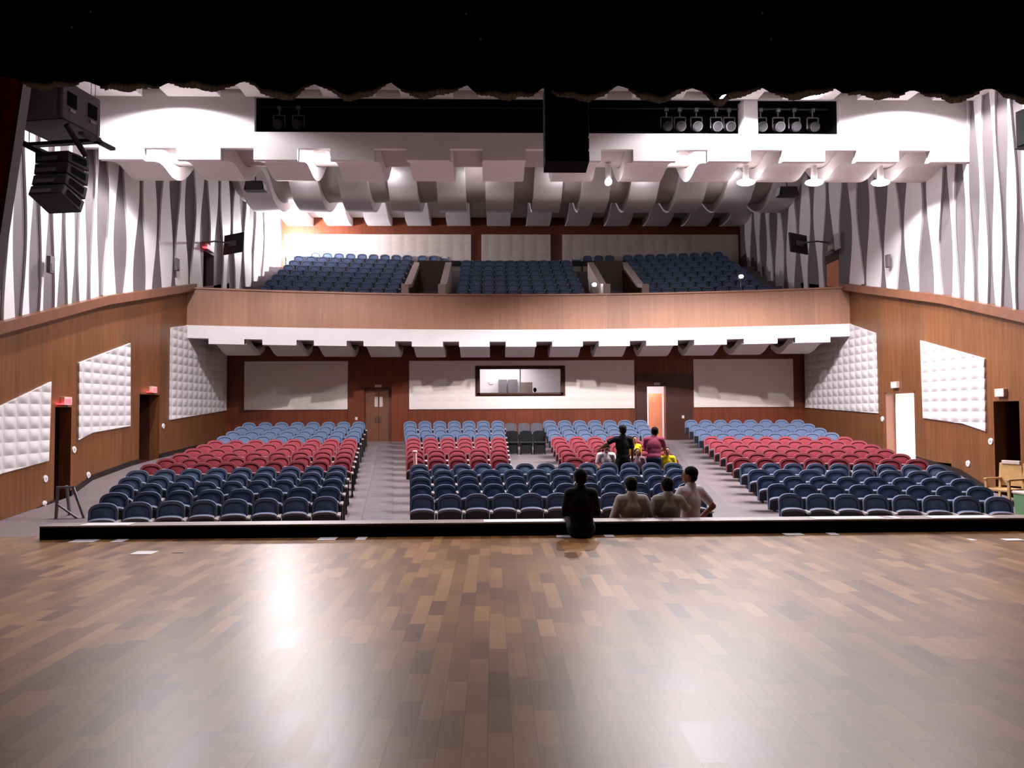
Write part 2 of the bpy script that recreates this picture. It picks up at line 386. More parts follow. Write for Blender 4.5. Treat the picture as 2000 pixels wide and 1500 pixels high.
# ------------------------------------------------------------------ hall floor: curved low steps, one per row
mb = MB(); NX = 48
def fx(i): return -W + 2 * W * i / NX
def fz(sv): return 0.0 if sv <= 0 else interp([(k, z) for k, z in enumerate(ROWZ)], min(sv, 14)) + max(0, sv - 14) * .1
ks = [k for k in range(0, 15)] + [15.2]
for a in range(-1, len(ks) - 1):
    for i in range(NX):
        xa, xb = fx(i), fx(i + 1)
        if a < 0:
            mb.add([(xa, 9.9, 0), (xb, 9.9, 0), (xb, rowY(0, xb), 0), (xa, rowY(0, xa), 0)], [[0, 1, 2, 3]]); continue
        s0, s1 = ks[a], ks[a + 1]
        ya1, yb1 = (YB, YB) if a == len(ks) - 2 else (rowY(s1, xa), rowY(s1, xb))
        mb.add([(xa, rowY(s0, xa), fz(s0)), (xb, rowY(s0, xb), fz(s0)), (xb, yb1, fz(s1)), (xa, ya1, fz(s1))], [[0, 1, 2, 3]])
floor = struct(mb.build('floor', ['carpet']))
for sgn, nm in ((-1, 'side_ramp_floor'), (1, 'side_ramp_floor')):
    mb = MB(); ys = [16.6, 17.8, 18.5, 19.2, 20.4, 22.6, 25, 27.5, YB - 0.01]
    def inner(y): return interp([(16.9, 9.9), (19, 10.1), (23, 10.3), (31, 10.55)], y)
    for ya, yb in zip(ys, ys[1:]):
        q0 = [(sgn * inner(ya), ya, -0.2), (sgn * W, ya, -0.2), (sgn * W, ya, rampz(ya) + .003), (sgn * inner(ya), ya, rampz(ya) + .003)]
        q1 = [(sgn * inner(yb), yb, -0.2), (sgn * W, yb, -0.2), (sgn * W, yb, rampz(yb) + .003), (sgn * inner(yb), yb, rampz(yb) + .003)]
        mb.hexa(q0, q1)
    struct(mb.build(nm, ['carpet']))
# runners in the two aisles and the middle aisle
AIS = {'a': [(0, -4.0 + .3, -2.75 - .25), (14, -5.6 + .3, -4.5 - .25)], 'b': [(0, 3.4 + .2, 4.55 - .3), (14, 4.9 + .2, 6.05 - .3)]}
for key, (p, q) in AIS.items():
    mb = MB()
    for k in range(-1, 14):
        s0, s1 = (-3.0, 0) if k < 0 else (k, k + 1)
        def ex(sv): t = max(0, sv) / 14; return p[1] + (q[1] - p[1]) * t, p[2] + (q[2] - p[2]) * t
        (x0, x1), (x2, x3) = ex(s0), ex(s1)
        for i in range(5):
            u, v_ = i / 5, (i + 1) / 5
            A, B, C_, D = x0 + (x1 - x0) * u, x0 + (x1 - x0) * v_, x2 + (x3 - x2) * v_, x2 + (x3 - x2) * u
            mb.hexa([(A, rowY(s0, A), fz(s0) + .004), (B, rowY(s0, B), fz(s0) + .004), (B, rowY(s0, B), fz(s0) + .016), (A, rowY(s0, A), fz(s0) + .016)],
                    [(D, rowY(s1, D), fz(s1) + .004), (C_, rowY(s1, C_), fz(s1) + .004), (C_, rowY(s1, C_), fz(s1) + .016), (D, rowY(s1, D), fz(s1) + .016)])
    o = mb.build('aisle_carpet', ['runner'])
    tag(o, 'grey carpet runner climbing the aisle that leads to the ' + ('closed brown double door' if key == 'a' else 'open bright rear door'), 'carpet', 'aisle carpets')

# ------------------------------------------------------------------ side walls
def side_wall(sgn, name, doors):
    mb = MB(); ys = sorted(set([10.0, 13, 16.55, 18.0, 20.7, 22, 25, 27.58, YB + .2] + [y for d in doors for y in d[:2]]))
    for ya, yb in zip(ys, ys[1:]):
        z0a = z0b = -0.25
        for d in doors:
            if ya >= d[0] - 1e-6 and yb <= d[1] + 1e-6: z0a = z0b = d[2]
        mb.hexa([(sgn * W, ya, z0a), (sgn * (W + .3), ya, z0a), (sgn * (W + .3), ya, ledgez(ya)), (sgn * W, ya, ledgez(ya))],
                [(sgn * W, yb, z0b), (sgn * (W + .3), yb, z0b), (sgn * (W + .3), yb, ledgez(yb)), (sgn * W, yb, ledgez(yb))])
    return struct(mb.build(name, ['wall_wood']))
DL = [(18.67, 19.38, 2.74), (23.06, 24.43, 3.16)]
DR = [(17.98, 18.92, 2.77), (22.48, 24.23, 3.13)]
side_wall(-1, 'wall_left', DL); side_wall(1, 'wall_right', DR)
for sgn, doors, nm in ((-1, DL, 'baseboard_left'), (1, DR, 'baseboard_right')):
    mb = MB(); ys = sorted(set([10.0, 16.6, 17.8, 18.5, 19.2, 20.4, 22.6, 25, YB] + [y for d in doors for y in d[:2]]))
    for ya, yb in zip(ys, ys[1:]):
        if any(ya >= d[0] - 1e-6 and yb <= d[1] + 1e-6 for d in doors): continue
        a, b = rampz(ya), rampz(yb)
        mb.hexa([(sgn * (W - .03), ya, a), (sgn * W, ya, a), (sgn * W, ya, a + .14), (sgn * (W - .03), ya, a + .14)],
                [(sgn * (W - .03), yb, b), (sgn * W, yb, b), (sgn * W, yb, b + .14), (sgn * (W - .03), yb, b + .14)])
    struct(mb.build(nm, ['base']))
# sloping ledge on top of the veneer
for sgn, nm in ((-1, 'trim_1'), (1, 'trim_2')):
    mb = MB()
    for ya, yb in ((10, 16.55), (16.55, 20.7), (20.7, 26.75)):
        a, b = ledgez(ya), ledgez(yb)
        mb.hexa([(sgn * (W - .24), ya, a - .06), (sgn * (W + .3), ya, a - .06), (sgn * (W + .3), ya, a + .18), (sgn * (W - .24), ya, a + .18)],
                [(sgn * (W - .24), yb, b - .06), (sgn * (W + .3), yb, b - .06), (sgn * (W + .3), yb, b + .18), (sgn * (W - .24), yb, b + .18)])
    struct(mb.build(nm, ['trim_wood']))
# upper walls: grey backing with white wavy fins
FINY = [15.2, 15.9, 16.5, 17.1, 17.7, 18.25, 18.8, 19.4, 20.0, 20.62, 21.65, 22.9, 24.1, 25.3, 26.6, 28.0, 29.4, 30.8, 32.2, 33.5, 34.8, 36.1, 37.5]
def upper_wall(sgn, name, bdoor):
    mb = MB()
    ys = [10, 16.55, 20.7, bdoor[0], bdoor[1], YU]
    for ya, yb in zip(ys, ys[1:]):
        a, b = ledgez(ya), ledgez(yb)
        if ya == bdoor[0]: a = b = bdoor[2]
        if ya >= 26: a = min(a, 5.5) if ya != bdoor[0] else a; b = min(b, 5.5) if ya != bdoor[0] else b
        mb.hexa([(sgn * W, ya, a), (sgn * (W + .3), ya, a), (sgn * (W + .3), ya, 12.8), (sgn * W, ya, 12.8)],
                [(sgn * W, yb, b), (sgn * (W + .3), yb, b), (sgn * (W + .3), yb, 12.8), (sgn * W, yb, 12.8)])
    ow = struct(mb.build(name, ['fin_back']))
    rnd = random.Random(3 if sgn < 0 else 5)
    mb = MB(); ph = 0
    for ya, yb in zip(FINY, FINY[1:]):
        ph += 0.55 + 0.5 * rnd.random()
        yc = (ya + yb) / 2; pit = yb - ya
        if bdoor[0] - .35 < yc < bdoor[1] + .25:
            zlo = bdoor[2] + 0.1
        else:
            zlo = ledgez(yc) + 0.1 if yc < 26.8 else 5.6
        n = 26
        ztop = 12.6
        lam = 5.2
        def hw(z, k): return pit * ((0.27 if pit > .9 else .225) + 0.14 * sin(2 * pi * z / lam + ph + k))
        L = [(yc - hw(zlo + (ztop - zlo) * i / n, 0.0), zlo + (ztop - zlo) * i / n) for i in range(n + 1)]
        R = [(yc + hw(zlo + (ztop - zlo) * i / n, 0.9), zlo + (ztop - zlo) * i / n) for i in range(n + 1)]
        xi, xo = sgn * (W - .055), sgn * (W + .01)
        for i in range(n):
            mb.hexa([(xo, L[i][0], L[i][1]), (xi, L[i][0], L[i][1]), (xi + sgn * .012, R[i][0], R[i][1]), (xo, R[i][0], R[i][1])],
                    [(xo, L[i + 1][0], L[i + 1][1]), (xi, L[i + 1][0], L[i + 1][1]), (xi + sgn * .012, R[i + 1][0], R[i + 1][1]), (xo, R[i + 1][0], R[i + 1][1])])
    mb.build('wavy_fins', ['fin'], ow)
    return ow
upper_wall(-1, 'wall_left_upper', (27.95, 29.0, 8.5)); upper_wall(1, 'wall_right_upper', (27.3, 28.35, 8.3))

# white quilted panels on the side walls
def side_panel(sgn, pts, label):
    mb = MB(); mb.prism(pts, sgn * (W - .05), sgn * (W + .005), 'x')
    return tag(mb.build('acoustic_panel', ['panel_y'], bevel=0.01), label, 'wall panel', 'white quilted panels on the side walls')
side_panel(-1, [(14.9, 1.05), (16.65, 1.31), (18.37, 1.47), (18.42, 3.34), (16.6, 2.76), (14.9, 2.2)], 'white quilted acoustic panel cut by the picture edge, beside the nearer red exit light')
side_panel(-1, [(19.65, 1.91), (20.33, 2.08), (22.42, 2.22), (22.35, 4.61), (19.63, 3.87)], 'white quilted acoustic panel between the two doorways with red exit lights')
side_panel(-1, [(25.14, 2.37), (30.4, 2.69), (30.4, 5.6), (27.0, 5.68), (25.14, 5.37)], 'large white quilted panel under the balcony on the wall of red exit lights')
side_panel(1, [(24.65, 2.47), (30.4, 2.69), (30.4, 5.6), (26.5, 5.61), (24.67, 5.09)], 'large white quilted panel under the balcony, beside the bright open doorway')
side_panel(1, [(19.19, 2.01), (20.14, 2.20), (22.02, 2.33), (22.06, 4.60), (19.17, 3.87)], 'white quilted panel between the bright open doorway and the dark doorway')

# side doors
def side_door(name, sgn, d, z0, leafmat, depth=0.9):
    o = empty(name, (sgn * (W + .3), (d[0] + d[1]) / 2, z0)); struct(o)
    m = MB(); x0, x1 = sgn * 0.0, sgn * depth
    h = d[2] - z0; hw = (d[1] - d[0]) / 2
    m.box(min(x0, x1), max(x0, x1), -hw - .1, -hw, -.3, h + .1); m.box(min(x0, x1), max(x0, x1), hw, hw + .1, -.3, h + .1)
    m.box(min(x0, x1), max(x0, x1), -hw, hw, h, h + .1)
    m.box(min(x0, x1), max(x0, x1), -hw, hw, -.3, 0.0)
    m.build('recess', ['dark_wood'], o)
    m = MB(); a = sgn * (depth - .05); b = sgn * depth
    m.box(min(a, b), max(a, b), -hw, hw, 0, h); lf = m.build('door_leaf', [leafmat], o)
    m = MB(); m.tube((a - sgn * .03, hw * .6, h * .45), (a - sgn * .03, hw * .6, h * .55), .015); m.build('handle', ['metal'], lf)
    return o
side_door('door_1', -1, DL[0], rampz(19), 'dark_wood')
side_door('door_2', -1, DL[1], rampz(23.7), 'dark_wood', 0.5)
side_door('door_3', 1, DR[0], rampz(18.4), 'matte_black')
side_door('door_7', -1, (27.95, 29.0, 8.5), 6.3, 'dark_wood', 0.4)
# open doorway with a bright corridor behind it
d = DR[1]; z0 = rampz(23.3); hw = (d[1] - d[0]) / 2; yc = (d[0] + d[1]) / 2; h = d[2] - z0
o = struct(empty('door_4', (W + .3, yc, z0)))
m = MB()
m.box(3.2, 3.3, -2.5, 2.5, -.3, 3.2); m.box(0.0, 3.3, -2.6, -2.5, -.3, 3.2); m.box(0.0, 3.3, 2.5, 2.6, -.3, 3.2); m.box(0, 3.3, -2.6, 2.6, 3.2, 3.3); m.box(-.3, 3.3, -2.6, 2.6, -.35, -.01)
m.build('corridor', ['white'], o)
m = MB(); m.box(-.3, 0.02, -hw - .0, -hw + .05, 0, h); m.box(-.3, .02, hw - .05, hw, 0, h); m.box(-.3, .02, -hw, hw, h - .05, h); m.build('frame', ['trim_wood'], o)
rotm = Matrix.Translation((0.0, hw - .06, 0)) @ Matrix.Rotation(radians(80), 4, 'Z')
m = MB(); m.box(-.02, .03, -hw + .05, 0, 0.01, h - .06, mat=rotm); m.build('door_leaf', ['cream'], o)
m = MB(); m.box(.25, .34, .05, .17, 0, h); m.build('post', ['cream'], o)
# balcony side door standing in the wall with a veneer face
d = (27.3, 28.35, 8.3)
o = struct(empty('door_8', (W, (d[0] + d[1]) / 2, 5.9)))
m = MB(); m.box(0.02, .10, -.52, .52, 0, 2.15); lf = m.build('door_leaf', ['orange'], o)
m = MB(); m.box(-.02, .3, -.56, .56, 2.15, 2.45); m.build('lintel', ['dark_wood'], o)

# ------------------------------------------------------------------ back wall of the stalls
mb = MB(); xs = [-W - .3, -6.09, -5.02, -1.6, 1.74, 5.12, 5.87, W + .3]
for xa, xb in zip(xs, xs[1:]):
    if xa == -1.6: mb.box(xa, xb, YB, YB + .3, 0.8, 3.29); mb.box(xa, xb, YB, YB + .3, 4.32, 6.2)
    elif xa == 5.12: mb.box(xa, xb, YB, YB + .3, 3.57, 6.2); mb.box(xa, xb, YB, YB + .3, .8, 1.36)
    elif xa == -6.09: mb.box(xa, xb, YB, YB + .3, 3.57, 6.2); mb.box(xa, xb, YB, YB + .3, .8, 1.36)
    else: mb.box(xa, xb, YB, YB + .3, 0.8, 6.2)
struct(mb.build('wall_back', ['back_wood']))
def back_panel(rects, label):
    m = MB()
    for x0, x1, z0, z1 in rects: m.box(x0, x1, YB - .045, YB + .004, z0, z1)
    return tag(m.build('acoustic_panel', ['panel_x']), label, 'wall panel', 'cream panels on the rear wall')
back_panel([(-10.8, -6.75, 2.71, 4.62)], 'cream rear-wall panel between the wall corner and the closed double door')
back_panel([(-4.33, -1.72, 2.70, 4.62), (1.86, 4.62, 2.70, 4.62), (-1.72, 1.86, 2.70, 3.2), (-1.72, 1.86, 4.42, 4.62)], 'long cream rear-wall panel surrounding the control booth window')
back_panel([(7.0, 11.02, 2.73, 4.65)], 'cream rear-wall panel beyond the open rear door')
# dark surrounds with flush doors
def surround(x0, x1, ztop, ox0, ox1, label):
    m = MB(); m.box(x0, ox0, YB - .06, YB, 1.35, ztop); m.box(ox1, x1, YB - .06, YB, 1.35, ztop); m.box(ox0, ox1, YB - .06, YB, 3.57, ztop)
    return m
o = struct(empty('door_5', (-5.55, YB, 1.36)))
m = surround(-6.72, -4.36, 3.98, -6.09, -5.02, ''); s_ = m.build('surround', ['back_wood']); s_.parent = o; s_.matrix_parent_inverse = Matrix.Translation((5.55, -YB, -1.36))
for sx, nmx in ((-1, 'a'), (1, 'b')):
    m = MB(); a, b = sorted((sx * .005, sx * .53)); m.box(a, b, .10, .15, 0.01, 2.2); lf = m.build('door_leaf', ['trim_wood'], o, bevel=.006)
    m = MB(); m.box(*sorted((sx * .05, sx * .09)), .04, .10, .85, 1.05); m.build('handle', ['metal'], lf)
    m = MB(); m.box(*sorted((sx * .03, sx * .16)), .085, .10, 1.45, 1.85); m.build('push_plate', ['cream'], lf)
m = MB(); m.box(-.12, .14, -.10, -.06, 2.22, 2.32); m.build('name_plate', ['cream'], o)
m = MB(); m.box(-.5, .5, -.30, -.06, 0.0, 0.012); m.build('threshold', ['paper'], o)
o = struct(empty('door_6', (5.5, YB, 1.36)))
m = MB(); m.box(4.68 - 5.5, 5.12 - 5.5, -.06, 0, 0, 2.68); m.box(5.87 - 5.5, 6.95 - 5.5, -.06, 0, 0, 2.68); m.box(-.38, .37, -.06, 0, 2.21, 2.68); m.build('surround', ['dark_wood'], o)
m = MB(); m.box(-.14, .40, .80, .85, 0.02, 1.95); m.build('door_leaf', ['orange'], o)
m = MB(); m.box(.37, .85, -.08, -.06, 0.02, 2.2); m.build('closed_leaf', ['dark_wood'], o)
m = MB(); m.box(-.1, .14, -.10, -.06, 2.26, 2.36); m.build('name_plate', ['cream'], o)
m = MB(); m.box(-1.2, 1.2, 2.2, 2.3, -.1, 2.9); m.box(-1.3, -1.2, .3, 2.3, -.1, 2.9); m.box(1.2, 1.3, .3, 2.3, -.1, 2.9); m.box(-1.3, 1.3, .3, 2.3, 2.8, 2.9); m.box(-1.3, 1.3, -.4, 2.3, -.1, 0.0)
m.build('lobby', ['white'], o)
# control booth window
o = struct(empty('window_1', (0.07, YB, 3.26)))
m = MB()
for a in ((-1.71, -1.6, 0, 1.1), (1.6, 1.71, 0, 1.1), (-1.71, 1.71, 0, .08), (-1.71, 1.71, 1.02, 1.1)): m.box(a[0], a[1], -.09, .1, a[2], a[3])
m.build('frame', ['dark_wood'], o, bevel=.005)
m = MB(); m.box(-.02, .02, -.06, .06, .08, 1.02); m.build('mullion', ['metal'], o)
for a, b in ((-1.6, -.02), (.02, 1.6)):
    m = MB(); m.box(a, b, .02, .026, .08, 1.02); m.build('pane', ['glass'], o)
m = MB(); m.box(-2.6, 2.6, 2.5, 2.6, -1.3, 1.6); m.box(-2.7, -2.6, .3, 2.6, -1.3, 1.6); m.box(2.6, 2.7, .3, 2.6, -1.3, 1.6); m.box(-2.7, 2.7, .3, 2.6, 1.5, 1.6); m.box(-2.7, 2.7, .3, 2.6, -1.3, -1.2)
struct(m.build('wall_booth', ['white'], None, loc=(0.07, YB, 3.26)))
for x0, x1, z1, t in ((-.85, -.5, .85, 'beside the round clock'), (-.45, -.05, .85, 'beside the white curtain')):
    m = MB(); m.box(x0, x1, 2.0, 2.5, -1.2, z1 - .15); c_ = m.build('booth_cabinet', ['fin_back'], None, loc=(0.07, YB, 3.26), bevel=.01)
    tag(c_, 'pale grey cabinet seen through the booth window, ' + t, 'cabinet', 'cabinets inside the booth')
m = MB(); m.box(.05, .55, 1.2, 1.6, -1.2, .55); c_ = m.build('booth_partition', ['cream'], None, loc=(0.07, YB, 3.26), bevel=.01); tag(c_, 'cream box behind the glass of the control booth window', 'box')
m = MB(); m.box(.5, .62, 1.0, 1.14, -.1, .0); m.box(.55, .57, 1.05, 1.09, 0.0, .12); m.ellip((.64, 1.05, .22), (.07, .07, .1)); c_ = m.build('booth_lamp', ['matte_black'], None, loc=(0.07, YB, 3.26)); tag(c_, 'small dark desk object in the control booth window', 'desk lamp')
m = MB(); m.box(.2, 1.2, .8, 1.6, -.16, -.1); m.box(.22, .28, .85, 1.5, -1.2, -.16); m.box(1.1, 1.16, .85, 1.5, -1.2, -.16); c_ = m.build('booth_desk', ['cream'], None, loc=(0.07, YB, 3.26)); tag(c_, 'cream desk inside the control booth behind the window', 'desk')
m = MB(); m.tube((-1.15, 2.49, .62), (-1.15, 2.46, .62), .11, n=20); c_ = m.build('wall_clock', ['paper'], None, loc=(0.07, YB, 3.26)); tag(c_, 'round white clock on the wall inside the booth', 'clock')

# ------------------------------------------------------------------ balcony
RB = 39.0
def parY(x, y0=28.2): return y0 - x * x / (2 * RB)
def arc_wall(m, x0, x1, n, y0, thick, za, zb, mi=0):
    for i in range(n):
        xa = x0 + (x1 - x0) * i / n; xb = x0 + (x1 - x0) * (i + 1) / n
        ya, yb = parY(xa, y0), parY(xb, y0)
        m.hexa([(xa, ya, za), (xb, yb, za), (xb, yb, zb), (xa, ya, zb)], [(xa, ya + thick, za), (xb, yb + thick, za), (xb, yb + thick, zb), (xa, ya + thick, zb)], mi)
bal = struct(empty('balcony', (0, 0, 0)))
m = MB(); arc_wall(m, -W, W, 40, 28.2, .22, 5.60, 6.86); m.build('parapet', ['parapet'], bal)
m = MB(); arc_wall(m, -W, W, 40, 28.15, .32, 6.86, 6.92); m.build('handrail', ['parapet'], bal)
m = MB(); arc_wall(m, -W, W, 40, 28.12, .40, 5.16, 5.60)
for i in range(13):
    xc = (i - 6) * 1.71 + .02; m.hexa([(xc - .56, parY(xc - .56, 28.12), 4.97), (xc + .56, parY(xc + .56, 28.12), 4.97), (xc + .56, parY(xc + .56, 28.12), 5.16), (xc - .56, parY(xc - .56, 28.12), 5.16)],
        [(xc - .56, parY(xc - .56, 28.3), 4.97), (xc + .56, parY(xc + .56, 28.3), 4.97), (xc + .56, parY(xc + .56, 28.3), 5.16), (xc - .56, parY(xc - .56, 28.3), 5.16)])
m.build('fascia', ['white'], bal)
BZ = [5.62 + .385 * j for j in range(11)]
m = MB()
for j in range(11):
    ya = 28.6 + .9 * j; yb = ya + .9 if j < 10 else YU
    for i in range(24):
        xa = -W + 2 * W * i / 24; xb = -W + 2 * W * (i + 1) / 24
        fa, fb = xa * xa / (2 * 45), xb * xb / (2 * 45)
        top = BZ[j]
        y0a, y0b = (ya - fa, ya - fb); y1a, y1b = (yb - fa, yb - fb) if j < 10 else (YU, YU)
        m.hexa([(xa, y0a, 5.3), (xb, y0b, 5.3), (xb, y0b, top), (xa, y0a, top)], [(xa, y1a, 5.3), (xb, y1b, 5.3), (xb, y1b, top), (xa, y1a, top)])
m.build('stepped_floor', ['runner'], bal)
# vomitory enclosures between the balcony blocks
def vom(name, x0, x1, label):
    o = empty(name, ((x0 + x1) / 2, 30.6, 6.0)); tag(o, label, 'stair enclosure', 'balcony stair enclosures')
    hwv = (x1 - x0) / 2
    for sx in (-1, 1):
        m = MB(); a, b = sorted((sx * hwv, sx * (hwv - .28)))
        m.prism([(-.9, -.3), (-.9, 1.55), (.2, 1.75), (3.9, 3.35), (3.9, -.3)], a, b, 'x')
        m.build('side_wall', ['cream'], o)
        m = MB(); a2, b2 = sorted((sx * (hwv - .28), sx * (hwv - .32)))
        m.prism([(-.9, -.3), (-.9, 1.4), (.2, 1.6), (3.9, 3.2), (3.9, -.3)], a2, b2, 'x')
        m.build('inner_lining', ['dark_wood'], o)
    m = MB(); m.box(-hwv + .3, hwv - .3, 3.3, 3.4, -.3, 3.3); m.build('back_panel', ['dark_wood'], o)
    return o
vom('stair_enclosure', -4.55, -2.85, 'stair enclosure with cream walls and brown inside, left gap between balcony seat blocks')
vom('stair_enclosure', 3.3, 5.1, 'stair enclosure with wide pale wall face, gap between balcony blocks nearer the exit-sign box')
# small step lights of the balcony
for x, y, z, t in ((3.05, 30.4, 7.62, 'beside the wide pale stair enclosure'), (9.15, 31.0, 8.05, 'at the end of the balcony rows near the side wall')):
    o = empty('step_light', (x, y, z)); tag(o, 'small bright balcony step lamp, ' + t, 'lamp', 'balcony step lights')
    m = MB(); m.box(-.12, .12, -.02, .06, -.1, .12); m.build('housing', ['metal'], o, bevel=.01)
    m = MB(); m.ellip((0, -.03, .02), (.09, .03, .07)); m.build('lens', ['flood'], o)
    m = MB(); m.tube((0, .02, -.1), (0, .02, z and -(z - (BZ[int(max(0, (y - 28.6) // .9))])) + 0.0), .02); m.build('stem', ['metal'], o)

# soffit with ribs below the balcony
RIBP = 1.71
m = MB()
for i in range(24):
    xa, xb = -W + 2 * W * i / 24, -W + 2 * W * (i + 1) / 24
    m.hexa([(xa, parY(xa, 28.3), 5.22), (xb, parY(xb, 28.3), 5.22), (xb, parY(xb, 28.3), 5.30), (xa, parY(xa, 28.3), 5.30)], [(xa, YB, 5.22), (xb, YB, 5.22), (xb, YB, 5.30), (xa, YB, 5.30)])
struct(m.build('ceiling_soffit', ['ceil']))
def ribbon(m, x0, x1, prof, th, mi=0):
    """wave-shaped strip: prof = list of (y, z) of the lower face"""
    n = len(prof)
    v = []
    for (y, z) in prof: v += [(x0, y, z), (x1, y, z), (x1, y, z + th), (x0, y, z + th)]
    f = [[0, 1, 2, 3], [4 * (n - 1) + 3, 4 * (n - 1) + 2, 4 * (n - 1) + 1, 4 * (n - 1)]]
    m.add(v, f, mi)
    for k in range(4):
        m.add(v, [[4 * i + k, 4 * i + 4 + k, 4 * i + 4 + (k + 1) % 4, 4 * i + (k + 1) % 4] for i in range(n - 1)], mi, k in (0, 2))
def smooth(pts, sub=8):
    out = []
    for i in range(len(pts) - 1):
        p0 = pts[max(0, i - 1)]; p1 = pts[i]; p2 = pts[i + 1]; p3 = pts[min(len(pts) - 1, i + 2)]
        for s in range(sub):
            t = s / sub
            q = [0.5 * ((2 * p1[c]) + (-p0[c] + p2[c]) * t + (2 * p0[c] - 5 * p1[c] + 4 * p2[c] - p3[c]) * t * t + (-p0[c] + 3 * p1[c] - 3 * p2[c] + p3[c]) * t ** 3) for c in (0, 1)]
            out.append(tuple(q))
    out.append(pts[-1]); return out
nrib = 13
for i in range(nrib):
    xc = (i - (nrib - 1) / 2) * RIBP + 0.02
    y0 = parY(xc, 28.32)
    prof = smooth([(y0, 4.99), (y0 + .5, 4.98), (y0 + 1.1, 4.78), (y0 + 1.7, 4.72), (YB - .02 if y0 + 2.3 > YB else y0 + 2.4, 4.98)])
    m = MB(); ribbon(m, xc - .56, xc + .56, prof, .24)
    tag(m.build('soffit_baffle', ['baffle']), 'white curved ceiling baffle under the balcony, %s from the wall with red exit lights' % ORD[i + 1], 'ceiling baffle', 'baffles under the balcony')

# ------------------------------------------------------------------ upper back wall
m = MB(); m.box(-W - .3, W + .3, YU, YU + .3, 5.3, 12.9); struct(m.build('wall_back_upper', ['back_wood']))
for x0, x1, t in ((-11.35, -2.08, 'in the bright flooded corner'), (-1.56, 1.9, 'the short middle one'), (2.5, 11.4, 'the long one in shade')):
    m = MB(); m.box(x0, x1, YU - .05, YU + .004, 9.6, 11.47)
    tag(m.build('acoustic_panel', ['panel_x']), 'white panel on rear wall above the balcony seats, ' + t, 'wall panel', 'panels above the balcony')

# ------------------------------------------------------------------ ceiling
PIT = 1.955
GX = [0.27 + PIT * k for k in range(-6, 6)]
WAVE = [(19.75, 9.06), (20.6, 9.28), (21.5, 9.14), (22.3, 9.4), (23.6, 10.4), (26, 11.5), (28.6, 11.9), (30.0, 11.92), (30.7, 11.6), (31.3, 11.22), (32.4, 11.10), (33.4, 11.4), (34.6, 12.1), (35.5, 12.3), (36.1, 12.1), (36.7, 11.86), (37.6, 11.8), (38.18, 11.9)]
WV = smooth(WAVE, 6)
m = MB(); ribbon(m, -W - .05, W + .05, [(y, z + .42) for y, z in WV], .1); struct(m.build('ceiling_rear', ['ceil']))
edges = [-W] + GX + [W]
for i in range(len(GX) + 1):
    x0 = edges[i] + (.40 if i else 0); x1 = edges[i + 1] - (.40 if i < len(GX) else 0)
    if x1 - x0 < .25: continue
    m = MB(); ribbon(m, x0, x1, WV, .40)
    tag(m.build('ceiling_baffle', ['baffle']), 'white wave-shaped ceiling baffle behind the lighting bridge, %s from the line array side' % ('thirteenth' if i > 11 else ORD[i + 1]), 'ceiling baffle', 'wave baffles behind the bridge')
# front ceiling and its short baffles
m = MB(); m.box(-W - .05, W + .05, 9.5, 19.5, 10.85, 10.95); struct(m.build('ceiling_front', ['white']))
for i in range(len(GX) + 1):
    x0 = edges[i] + (.32 if i else 0); x1 = edges[i + 1] - (.32 if i < len(GX) else 0)
    if x1 - x0 < .25: continue
    m = MB(); ribbon(m, x0, x1, smooth([(13.5, 10.66), (15, 10.58), (16.5, 10.63), (18, 10.56), (19.3, 10.57)]), .18)
    tag(m.build('front_baffle', ['white']), 'white ceiling strip before the lighting bridge, %s from the line array side' % ('thirteenth' if i > 11 else ORD[i + 1]), 'ceiling baffle', 'ceiling strips before the bridge')
# lighting bridge
br = struct(empty('lighting_bridge', (0, 19.6, 9.0)))
m = MB()
m.box(-W, W, 0, .15, .36, .78)                       # band below the slot
for a, b in zip(edges, edges[1:]):
    a2 = a + (.42 if a > -W else 0); b2 = b - (.42 if b < W else 0)
    if b2 - a2 > .2: m.box(a2, b2, 0, .15, .06, .36)   # teeth between the notches
m.box(-W, -7.11, 0, .15, .78, 1.95); m.box(8.07, W, 0, .15, .78, 1.95)
m.box(-7.11, 8.07, 0, .15, 1.72, 1.95)
m.build('fascia', ['white'], br)
m = MB(); m.box(5.56, 5.92, -.0, .5, .78, 1.75); m.build('slot_post', ['white'], br)
m = MB(); m.box(-7.3, 8.3, .9, 1.0, .7, 1.9); m.box(-7.3, 8.3, .15, .9, .70, .77); m.box(-7.3, 8.3, .15, .9, 1.8, 1.9); m.box(-7.3, -7.12, .15, .9, .7, 1.9); m.box(8.08, 8.3, .15, .9, .7, 1.9)
m.build('slot_lining', ['matte_black'], br)
m = MB(); m.tube((-7.1, .45, 1.62), (8.0, .45, 1.62), .03); m.build('lamp_pipe', ['black'], br)
